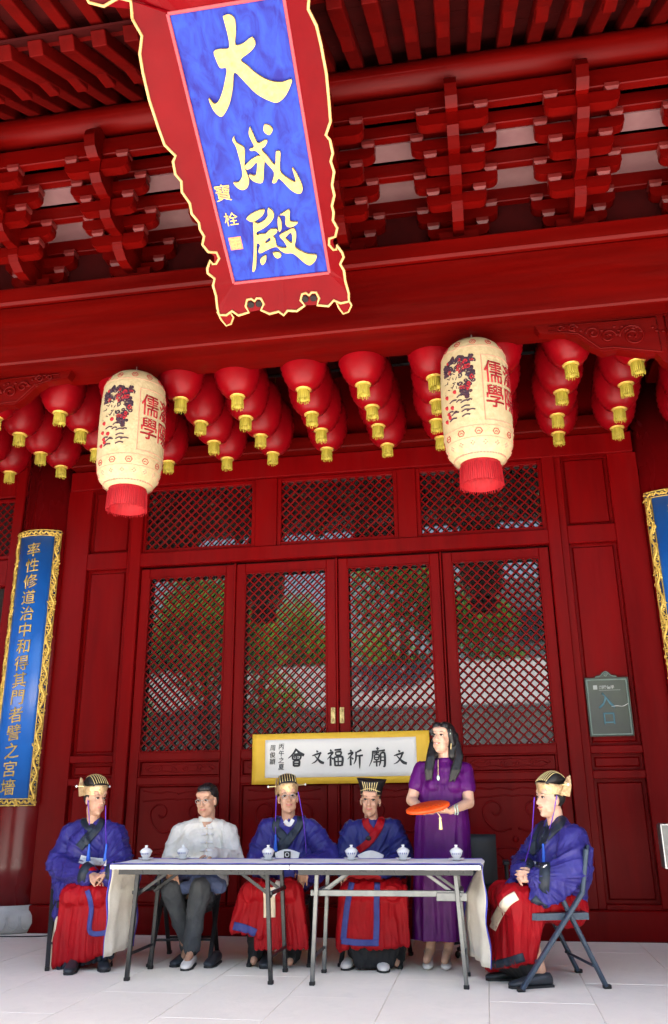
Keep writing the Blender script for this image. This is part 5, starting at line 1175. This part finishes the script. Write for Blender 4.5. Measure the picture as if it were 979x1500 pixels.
# ---------------------------------------------------------------- 3 and 4: men behind the table
def seated_robe(label, hx, hy, yaw, tilt, roll, N, SLp, SRp, EL, ER, WA, WB, B, hip, KL, KR, hemL, hemR, m, hands, ph, fat=1.0, smile=.4, under=False, extra=None, amp=.011):
    root = thing('person', label, 'person', (B.x, B.y, 0)); hc = P(hx, hy, N.y-.04); Mx = HM(hc, yaw, tilt, roll)
    mb = MB(); xf(mb, Mx, head_shape(fat)); mb.cap(N-V3((0, 0, .06)), hc+Mx.to_3x3() @ V3((0, .025, -.07)), .058, .052); mb.chain([N+V3((0, .03, -.10)), B+V3((0, .02, 0))], [.085, .10])
    ax = [V3((K.x, K.y+.03, .09)) for K in (KL, KR)]
    for K, A in ((KL, ax[0]), (KR, ax[1])): mb.cap(hip, K+V3((0,.05,0)), .07, .05).cap(K+V3((0,.05,0)), A+V3((0, .09, 0)), .045, .036).cap(A+V3((0,.09,0)), A+V3((0, .0, -.05)), .03, .025)
    for S_, E_, W_ in ((SLp, EL, WA), (SRp, ER, WB)): mb.cap(S_, E_, .05, .042).cap(E_, W_, .038, .028).cap(N-V3((0, 0, .07)), S_-V3((0, 0, .02)), .045, .045)
    for h in hands: hand(mb, *h)
    finish_body(mb, root); face_bits(Mx, root, smile=smile)
    hr = MB(); xf(hr, Mx, MB().ell((0, .032, .03), (.080, .088, .088))); obj('hair', hr, 'hair', root, True)
    rm = robe_mesh(N, SLp, SRp, EL, ER, WA, WB, B, (.185, .125, .17), .07, ph=ph, amp=amp, er=.10, extra=extra); put('robe', rm, m, root)
    sk = skirt_mesh(hip, KL, KR, hemL, hemR, ph=ph+1, r=.11); put('skirt', sk, 'skirt', root)
    us = MB()
    for A in ax: us.cap(A+V3((0, .10, .22)), A+V3((0, .08, .0)), .085, .062); us.cap(A+V3((0, .08, .0)), A+V3((0, .05, -.02)), .06, .05)
    if under: us.web([hemL+V3((.05, .03, .06)), hemR+V3((-.05, .03, .06))], [V3((hemL.x+.12, hemL.y+.05, .04)), V3((hemR.x-.12, hemR.y+.05, .04))], .035, 10, .03)
    put('underskirt', remesh(us, 'underskirt', .009, 2, folds(.008, 14, 2, 3)), 'black', root)
    return root, Mx, bvh_of(rm), bvh_of(sk)
root, Mx, bv, bs = seated_robe('seated man with glasses in blue robe and gilt crown with black ribbed top', 422, 1169, 17, -3, -3, P(423, 1203, 7.0), P(392, 1216, 7.02), P(456, 1215, 7.02), P(379, 1260, 6.98), P(484, 1260, 6.96), P(392, 1285, 6.74), P(447, 1272, 6.74), P(423, 1285, 7.03),
    P(405, 1312, 7.05), P(372, 1306, 6.62), P(424, 1306, 6.60), P(343, 1360, 6.58), P(446, 1380, 6.58), 'robe', [(P(446, 1270, 6.70), V3((-.1, -.3, -1)), V3((-.2, 1, -.2)), -1, (.15, .25, .2), 1.0, 1.1), (P(396, 1286, 6.70), V3((.4, -.6, -.5)), V3((0, .5, -.9)), -1, (.3, .3, .3), .9)], 4., 1.04, .5)
glasses(Mx, root); crown_hat(Mx, root)
vstrip(bv, [(407, 1197), (404, 1212), (416, 1228), (410, 1245), (404, 1258)], [.045, .06, .07, .075, .075], 'collar', 'collar', root, 6.8); vstrip(bv, [(439, 1192), (440, 1206), (428, 1224), (412, 1244), (402, 1258)], [.045, .06, .065, .07, .07], 'collar', 'collar', root, 6.8, .013)
vstrip(bv, [(417, 1202), (424, 1208), (430, 1200)], .03, 'shirt_collar', 'white', root, 6.8, .012)
vstrip(bv, [(404, 1256), (420, 1252), (438, 1256)], [.07, .08, .07], 'white_sash', 'white', root, 6.8, .016); q = camhit(bv, 421, 1252, .024)
em = obj('belt_emblem', MB().box(q, (.052, .006, .05), .002), 'ink', root); obj('emblem_ring', MB().tube([q+V3((.015*cos(k*pi/6), -.006, .015*sin(k*pi/6))) for k in range(13)], .003, 5), 'white', em, True)
vstrip(bs, [(342, 1356), (358, 1360), (375, 1367)], .055, 'blue_hem', 'border', root, 6.55, .005)
vstrip(bs, [(394, 1300), (395, 1320), (395, 1344)], .085, 'white_cloth_strip', 'cream', root, 6.55, .012); vstrip(bs, [(412, 1280), (407, 1298), (398, 1310)], .05, 'sash_end', 'white', root, 6.6, .014)
fp = MB().web([P(376, 1356, 6.57), P(446, 1356, 6.57)], [P(376, 1389, 6.56), P(449, 1388, 6.56)], .022, 9, .02); put('front_panel', remesh(fp, 'front_panel', .0075, 3), 'skirt', root)
shoes(root, ((-2.06, 6.70, .0), (-1.66, 6.72, .1)))
cord(root, bv, ((405, 1165, 6.90), (404, 1200, 6.9), (404, 1226, 6.85)), 6.9); cord(root, bv, ((437, 1160, 6.90), (445, 1205, 6.9), (449, 1250, 6.85)), 6.9, False)

root, Mx, bv, bs = seated_robe('seated man in navy robe with red collar and flared black hat', 543, 1173, 0, 2, 4, P(546, 1206, 7.02), P(515, 1218, 7.04), P(578, 1217, 7.04), P(506, 1262, 7.0), P(590, 1262, 7.0), P(512, 1280, 6.76), P(560, 1281, 6.74), P(546, 1288, 7.05),
    P(546, 1314, 7.08), P(518, 1306, 6.66), P(577, 1306, 6.66), P(500, 1386, 6.56), P(594, 1382, 6.60), 'robe4', [(P(508, 1276, 6.70), V3((.25, -.4, -.85)), V3((0, .9, -.4)), -1, (.3, .4, .3), 1.0, 1.05), (P(560, 1278, 6.70), V3((-.25, -.4, -.85)), V3((0, .9, -.4)), 1, (.3, .4, .3), 1.0, 1.05)], 9., .98, .2, True)
hatm = MB(); rings = []
for r_, z, yb in ((.084, .040, .014), (.086, .062, .014), (.090, .09, .016), (.106, .125, .018), (.118, .150, .020), (.118, .156, .020), (.06, .158, .02)): rings.append([V3((r_*cos(2*pi*k/32), yb+r_*1.05*sin(2*pi*k/32), z+(.012*cos(4*pi*k/32) if z > .12 else 0))) for k in range(32)])
g = MB(); xf(g, Mx, hatm.loft(rings)); hb = obj('black_hat', g, 'hatblack', root, True)
for k in range(-3, 4):
    a = -pi/2+k*.17; g = MB(); xf(g, Mx, MB().tube([((r_+.003)*cos(a), yb+(r_+.003)*1.05*sin(a), z+(.012*cos(2*a) if z > .12 else 0)) for r_, z, yb in ((.088, .078, .016), (.090, .09, .016), (.106, .125, .018), (.118, .150, .020))], .0022, 5)); obj('gold_rib', g, 'goldline', hb, True)
for zz, r_ in ((.082, .0905), (.046, .087)):
    g = MB(); xf(g, Mx, MB().tube([(r_*cos(-pi/2+t*.1), .015+r_*1.05*sin(-pi/2+t*.1), zz+(.010*cos(t*.28) if zz > .06 else 0)) for t in range(-11, 12)], .0024, 5)); obj('gold_band_line', g, 'goldline', hb, True)
for s in (-1, 1): g = MB(); xf(g, Mx, MB().tube([(s*.05, -.062, .05), (s*.055, -.062, .085)], .0022, 5)); obj('gold_band_line', g, 'goldline', hb, True)
vstrip(bv, [(535, 1196), (537, 1208), (547, 1220)], [.05, .055, .05], 'red_collar', 'skirt', root, 6.8); vstrip(bv, [(561, 1190), (557, 1207), (549, 1222), (538, 1236), (524, 1246)], [.05, .06, .06, .055, .05], 'red_collar', 'skirt', root, 6.8, .013)
q = camhit(bv, 540, 1228, .016); obj('black_clasp', MB().ell(q, (.022, .012, .018), None, 12, 8), 'ink', root, True)
vstrip(bv, [(525, 1257), (543, 1252), (562, 1257)], [.045, .06, .045], 'white_sash', 'white', root, 6.8, .012)
vstrip(bs, [(516, 1292), (510, 1320), (506, 1350), (503, 1377)], .042, 'blue_border', 'border', root, 6.55, .007); vstrip(bs, [(553, 1292), (552, 1320), (552, 1350), (551, 1379)], .042, 'blue_border', 'border', root, 6.55, .007); vstrip(bs, [(500, 1378), (527, 1381), (555, 1381)], .042, 'blue_border', 'border', root, 6.55, .009)
shoes(root, ((-1.05, 6.72, -.1), (-.80, 6.66, .2)), 'shoewhite')
bk_ = thing('red_booklet', 'red bound booklet held on the lap of the man in the flared hat', 'booklet', tuple(P(535, 1284, 6.62)))
c0 = P(533, 1284, 6.665); obj('cover', MB().box(c0, (.26, .014, .045), .003, Matrix.Rotation(.06, 3, 'Y')), 'skirt', bk_); obj('pages', MB().box(c0+V3((0, .010, 0)), (.25, .010, .040), .002, Matrix.Rotation(.06, 3, 'Y')), 'cream', bk_)

# ---------------------------------------------------------------- 5: standing woman
root = thing('person', 'standing woman with long black hair in purple dress, smiling to the left', 'person', (-.36, 6.78, 0))
hc = P(649, 1081, 6.76); Mx = HM(hc, -26, -6, 5, .98); N = P(652, 1114, 6.80); SLp = P(618, 1127, 6.80); SRp = P(681, 1128, 6.82); EL = P(603, 1172, 6.76); ER = P(687, 1176, 6.74); WA = P(622, 1189, 6.56); WB = P(660, 1188, 6.52)
mb = MB(); xf(mb, Mx, head_shape(.98)); mb.cap(N-V3((0, 0, .05)), hc+Mx.to_3x3() @ V3((0, .025, -.07)), .052, .046); mb.chain([N+V3((0, .02, -.12)), P(650, 1250, 6.84)], [.08, .09])
for px, A in ((634, V3((-.475, 6.84, .10))), (662, V3((-.345, 6.84, .10)))):
    K = P(px+3, 1330, 6.82); mb.cap(P(650+(px-650)*.9, 1250, 6.82), K, .085, .055).cap(K, A, .053, .034).cap(A, A+V3((-.02, -.10, -.045)), .034, .028)
for S_, E_, W_ in ((SLp, EL, WA), (SRp, ER, WB)): mb.cap(N-V3((0, 0, .035)), S_, .055, .05).cap(S_, E_, .050, .042).cap(E_, W_, .041, .026)
hand(mb, WA, V3((.6, -.7, -.1)), V3((.1, .1, 1)), 1, (.25, .3, .25), .92); hand(mb, WB, V3((-.95, -.3, -.05)), V3((0, .15, 1)), -1, (.15, .2, .15), .95)
finish_body(mb, root, 'skinf'); face_bits(Mx, root, smile=1., fem=True)
dr = MB(); D = lambda px, py, Y=6.82: P(px, py, Y)
dr.cap(N+V3((0, 0, .004)), N-V3((0, 0, .06)), .054, .09)
dr.ell(D(650, 1140), (.17, .115, .10)).ell(D(637, 1150, 6.76), (.075, .07, .07)).ell(D(664, 1150, 6.76), (.075, .07, .07))
for S_, E_ in ((SLp, EL), (SRp, ER)): dr.cap(N-V3((0, 0, .03)), S_, .055, .058).cap(S_, S_.lerp(E_, .52), .062, .066)
prof = [(1150, 613, 684), (1180, 611, 685), (1215, 608, 688), (1260, 607, 690), (1310, 606, 692), (1350, 606, 693), (1376, 606, 694)]
rings = []
nn = 72
for (py, xa, xb) in [tuple(p) for p in crs(prof, 3)]:
    a, b = D(xa, py), D(xb, py); c = (a+b)/2; hw_ = (b-a).length/2; k_ = min(1, max(0, (py-1160)/200)); ring = []
    for j in range(nn):
        t = 2*pi*j/nn; am = 1+.075*k_*sin(t*9+.8*sin(t*2)+1)+.04*k_*sin(t*17+2); ring.append(c+V3((hw_*cos(t)*am, hw_*.62*sin(t)*am, 0)))
    rings.append(ring)
dr.loft(rings)
dm_ = remesh(dr, 'dress', .007, 3, folds(.004, 13, 2, 8)); put('dress', dm_, 'purple', root); bv = bvh_of(dm_)
obj('mandarin_collar', MB().lathe([(.055, -.01), (.056, 0), (.052, .022), (.048, .022)], N+V3((0, -.010, -.004)), 24, False), 'purple', root, True)
for xx in (636, 640, 646, 650): vstrip(bv, [(xx, 1122), (xx, 1140), (xx+.5, 1158)], .009, 'pleat', 'purple', root, 6.7, .004, nw=2)
q = camhit(bv, 642, 1137, .012); pc = obj('necklace', MB().tube([P(642, 1113, 6.70), camhit(bv, 642, 1122, .008), q], .0018, 5), 'goldline', root, True); obj('pendant', MB().ell(q-V3((0, 0, .012)), (.012, .006, .02), None, 12, 8), 'jade', pc, True)
hl = MB(); hh = MB().ell((0, .030, .040), (.082, .096, .090)).ell((-.035, -.045, .085), (.035, .035, .03)).ell((.035, -.045, .085), (.035, .035, .03)); xf(hl, Mx, hh)
for s in (-1, 1): xf(hl, Mx, MB().cap((s*.068, -.01, .05), (s*.078, .02, -.04), .022, .022).cap((s*.05, .06, .02), (s*.06, .06, -.12), .05, .045))
def lock(pl, rs): hl.chain([P(x, y, Y) for x, y, Y in pl], rs, 10)
for dx in (0, 4, 8): lock(((632+dx*.4, 1090, 6.76), (628+dx*.8, 1110, 6.70), (625+dx*.9, 1128, 6.68), (625+dx*.9, 1143, 6.68)), [.018, .019, .017, .006])
for dx in (0, -5, -9): lock(((671+dx*.3, 1088, 6.78), (675+dx*.5, 1108, 6.73), (672+dx, 1128, 6.69), (665+dx*.8, 1146, 6.685)), [.020, .021, .017, .005])
for dx in (-16, -6, 6, 16): lock(((652+dx*.7, 1090, 6.84), (652+dx*1.1, 1120, 6.90), (652+dx, 1150, 6.92)), [.05, .045, .03])
put('long_hair', remesh(hl, 'long_hair', .0055, 5, folds(.0016, 50, 3, 2)), 'hair', root)
g = MB(); xf(g, Mx, MB().box((.075, -.02, .045), (.008, .012, .035), .002)); obj('hair_clip', g, 'jade', root)
g = MB(); xf(g, Mx, MB().tube([(.082, -.01, -.04), (.084, -.012, -.085)], .003, 5)); obj('earring', g, 'goldline', root)
for dz in (0, .012): obj('bracelet', MB().tube([P(667+dz*300, 1186, 6.56)+V3((.004*sin(k), .034*cos(k*pi/7), .034*sin(k*pi/7))) for k in range(15)], .004, 6), 'jade', root, True)
for x_ in (-.475, -.345):
    a = -.15; sh = MB(); c = V3((x_-.01, 6.79, 0)); rings = []
    for t, w_, h, z0 in ((-.12, .020, .02, .055), (-.08, .028, .03, .045), (-.03, .03, .018, .03), (.04, .040, .022, .012), (.09, .036, .030, .004), (.125, .018, .02, .006)): rings.append([c+V3((w_*cos(2*pi*k/12), -t, z0+h/2+h/2*sin(2*pi*k/12))) for k in range(12)])
    sh.loft(rings); so_ = obj('shoe', sh, 'shoewhite', root, True); obj('heel', MB().tube([c+V3((0, .10, .05)), c+V3((0, .10, .0))], [.016, .011], 10), 'shoewhite', so_); obj('ankle_strap', MB().tube([c+V3((.034*cos(k*pi/8), .055+.034*sin(k*pi/8), .095)) for k in range(17)], .004, 6), 'shoewhite', so_, True)
of = thing('orange_folder', 'oval orange lacquered folder with gold tassel held by the standing woman', 'folder', tuple(P(627, 1184, 6.46)))
ctr = P(627, 1183, 6.47); Rt = Matrix.Rotation(-.16, 3, 'Y') @ Matrix.Rotation(.45, 3, 'X')
rings = [[ctr+Rt @ V3((.16*k_*cos(2*pi*j/40)*(1 if abs(cos(2*pi*j/40)) < .9 else 1), .075*k_*sin(2*pi*j/40), z)) for j in range(40)] for k_, z in ((.9, -.014), (1, -.008), (1, .008), (.93, .014))]
obj('lacquer_body', MB().loft(rings), 'orange', of, True)
dk = MB()
for k in range(7): dk.ell(ctr+Rt @ V3((-.09+.03*k, -.015+.01*sin(k*2), .0145)), (.012, .007, .003), Matrix.Rotation(k, 3, 'Z'), 8, 4)
obj('carved_pattern', dk, mat('carved_orange_dark', (.42, .05, .006), None, .6, 20), of)  # darker orange pieces of the carved pattern
tq = P(645, 1196, 6.42); ts = obj('tassel_cord', MB().tube([ctr+V3((.05, -.03, -.01)), tq], .003, 6), 'goldline', of); obj('tassel', MB().lathe([(.004, .0), (.010, -.012), (.008, -.02), (.014, -.085), (.013, -.088)], tq, 12), 'goldline', ts, True)

# ---------------------------------------------------------------- 6: right man in profile
root = thing('person', 'rightmost seated man in profile, blue robe, red skirt and gilt crown', 'person', (.4, 6.4, 0))
hc = P(806, 1171, 6.42); Mx = HM(hc, -58, -2, 0); N = P(816, 1206, 6.45); SN = P(836, 1226, 6.27); SF = P(800, 1222, 6.62); EN = P(838, 1276, 6.20); EF = P(772, 1268, 6.60); WN = P(790, 1288, 6.14); WF = P(765, 1278, 6.34); B = P(822, 1290, 6.44)
hip = P(826, 1325, 6.46); KN = P(752, 1318, 6.16); KF = P(736, 1312, 6.42)
mb = MB(); xf(mb, Mx, head_shape(1.06)); mb.cap(N-V3((0, 0, .06)), hc+Mx.to_3x3() @ V3((0, .025, -.07)), .062, .056); mb.chain([N+V3((.02, .0, -.10)), B], [.085, .10])
AN, AF = V3((.19, 6.20, .10)), V3((-.01, 6.42, .10))
for K, A in ((KN, AN), (KF, AF)): mb.cap(hip, K+V3((.05,0,0)), .07, .05).cap(K+V3((.05,0,0)), A+V3((.08, 0, 0)), .045, .036).cap(A+V3((.08,0,0)), A+V3((.0, 0, -.05)), .03, .025)
for S_, E_, W_ in ((SN, EN, WN), (SF, EF, WF)): mb.cap(S_, E_, .05, .042).cap(E_, W_, .038, .028).cap(N-V3((0, 0, .07)), S_-V3((0, 0, .02)), .045, .045)
hand(mb, P(786, 1286, 6.14), V3((-1, -.1, .15)), V3((-.1, .9, -.3)), -1, (.35, .5, .4), 1.0); hand(mb, P(776, 1276, 6.22), V3((-.75, -.45, -.35)), V3((.3, -.5, -.8)), 1, (.5, .6, .5), 1.0)
finish_body(mb, root, 'skinf'); face_bits(Mx, root, smile=.6)
hr = MB(); xf(hr, Mx, MB().ell((0, .032, .03), (.080, .088, .088))); obj('hair', hr, 'hair', root, True)
def ex6(m):
    m.web([EN, P(812, 1284, 6.12), WN], [P(840, 1302, 6.14), P(806, 1322, 6.08), P(782, 1318, 6.08)], .05, 9, .03)
    m.cap(P(848, 1250, 6.36), P(850, 1292, 6.36), .10, .07).cap(P(840, 1290, 6.30), P(846, 1316, 6.36), .10, .07).cap(P(810, 1300, 6.3), P(800, 1330, 6.24), .09, .06)
    m.web([WF, P(775, 1270, 6.5)], [P(745, 1300, 6.34), P(748, 1298, 6.46)], .04, 4, .03)
    m.ell(P(850, 1236, 6.34), (.06, .12, .10))
rm = robe_mesh(N, SN, SF, EN, EF, WN, WF, B, (.15, .17, .18), .06, extra=ex6, ph=12, amp=.012, er=.11, wr=.082); put('robe', rm, 'robe', root); bv = bvh_of(rm)
sk = skirt_mesh(hip, KN, KF, P(764, 1406, 6.12), P(718, 1416, 6.36), back=.07, ph=13, r=.12, n=10); put('skirt', sk, 'skirt', root); bs = bvh_of(sk)
vstrip(bv, [(827, 1192), (820, 1206), (804, 1220), (788, 1236), (776, 1250)], [.05, .06, .07, .07, .06], 'collar', 'collar', root, 6.4); vstrip(bv, [(797, 1202), (793, 1214), (784, 1232)], [.05, .06, .06], 'collar', 'collar', root, 6.4, .011)
vstrip(bv, [(772, 1262), (786, 1266), (804, 1270)], .035, 'belt', 'ink', root, 6.3, .012); vstrip(bv, [(776, 1262.5), (781, 1264), (785, 1265)], .026, 'belt_plaque', 'white', root, 6.3, .018, nw=3); vstrip(bv, [(790, 1266), (796, 1268), (801, 1269)], .022, 'belt_plaque', 'white', root, 6.3, .018, nw=3)
obj('cuff', MB().tube([WN+V3((.06, 0, -.01)), WN+V3((-.005, 0, 0))], [.10, .085], 20, flat=1.2), 'collar', root, True); obj('cuff', MB().tube([WF+V3((.05, .03, 0)), WF+V3((-.01, -.01, 0))], [.085, .07], 20, flat=1.1), 'collar', root, True)
vstrip(bv, [(782, 1316), (796, 1330), (816, 1336), (836, 1330)], .05, 'dark_hem', 'collar', root, 6.2, .008)
vstrip(bs, [(757, 1312), (742, 1322), (729, 1342), (720, 1361)], [.055, .06, .06, .06], 'white_cloth_strip', 'cream', root, 6.1, .012)
vstrip(bs, [(716, 1414), (740, 1410), (768, 1402)], .05, 'dark_hem', 'collar', root, 6.1, .006)
us = MB().web([P(762, 1402, 6.16), P(722, 1408, 6.36)], [V3((.20, 6.22, .06)), V3((.08, 6.42, .06))], .05, 6, .045).web([P(772, 1385, 6.2), P(776, 1390, 6.26)], [V3((.26, 6.22, .10)), V3((.24, 6.28, .1))], .05, 3, .05); put('underskirt', remesh(us, 'underskirt', .009, 2), 'black', root)
shoes(root, ((.20, 6.17, -1.25), (.06, 6.40, -1.30)), L=.29); crown_hat(Mx, root)
cord(root, bv, ((783, 1168, 6.36), (779, 1225, 6.3), (770, 1262, 6.3)), 6.3, False); cord(root, bv, ((816, 1165, 6.34), (808, 1205, 6.3), (796, 1240, 6.25)), 6.3)
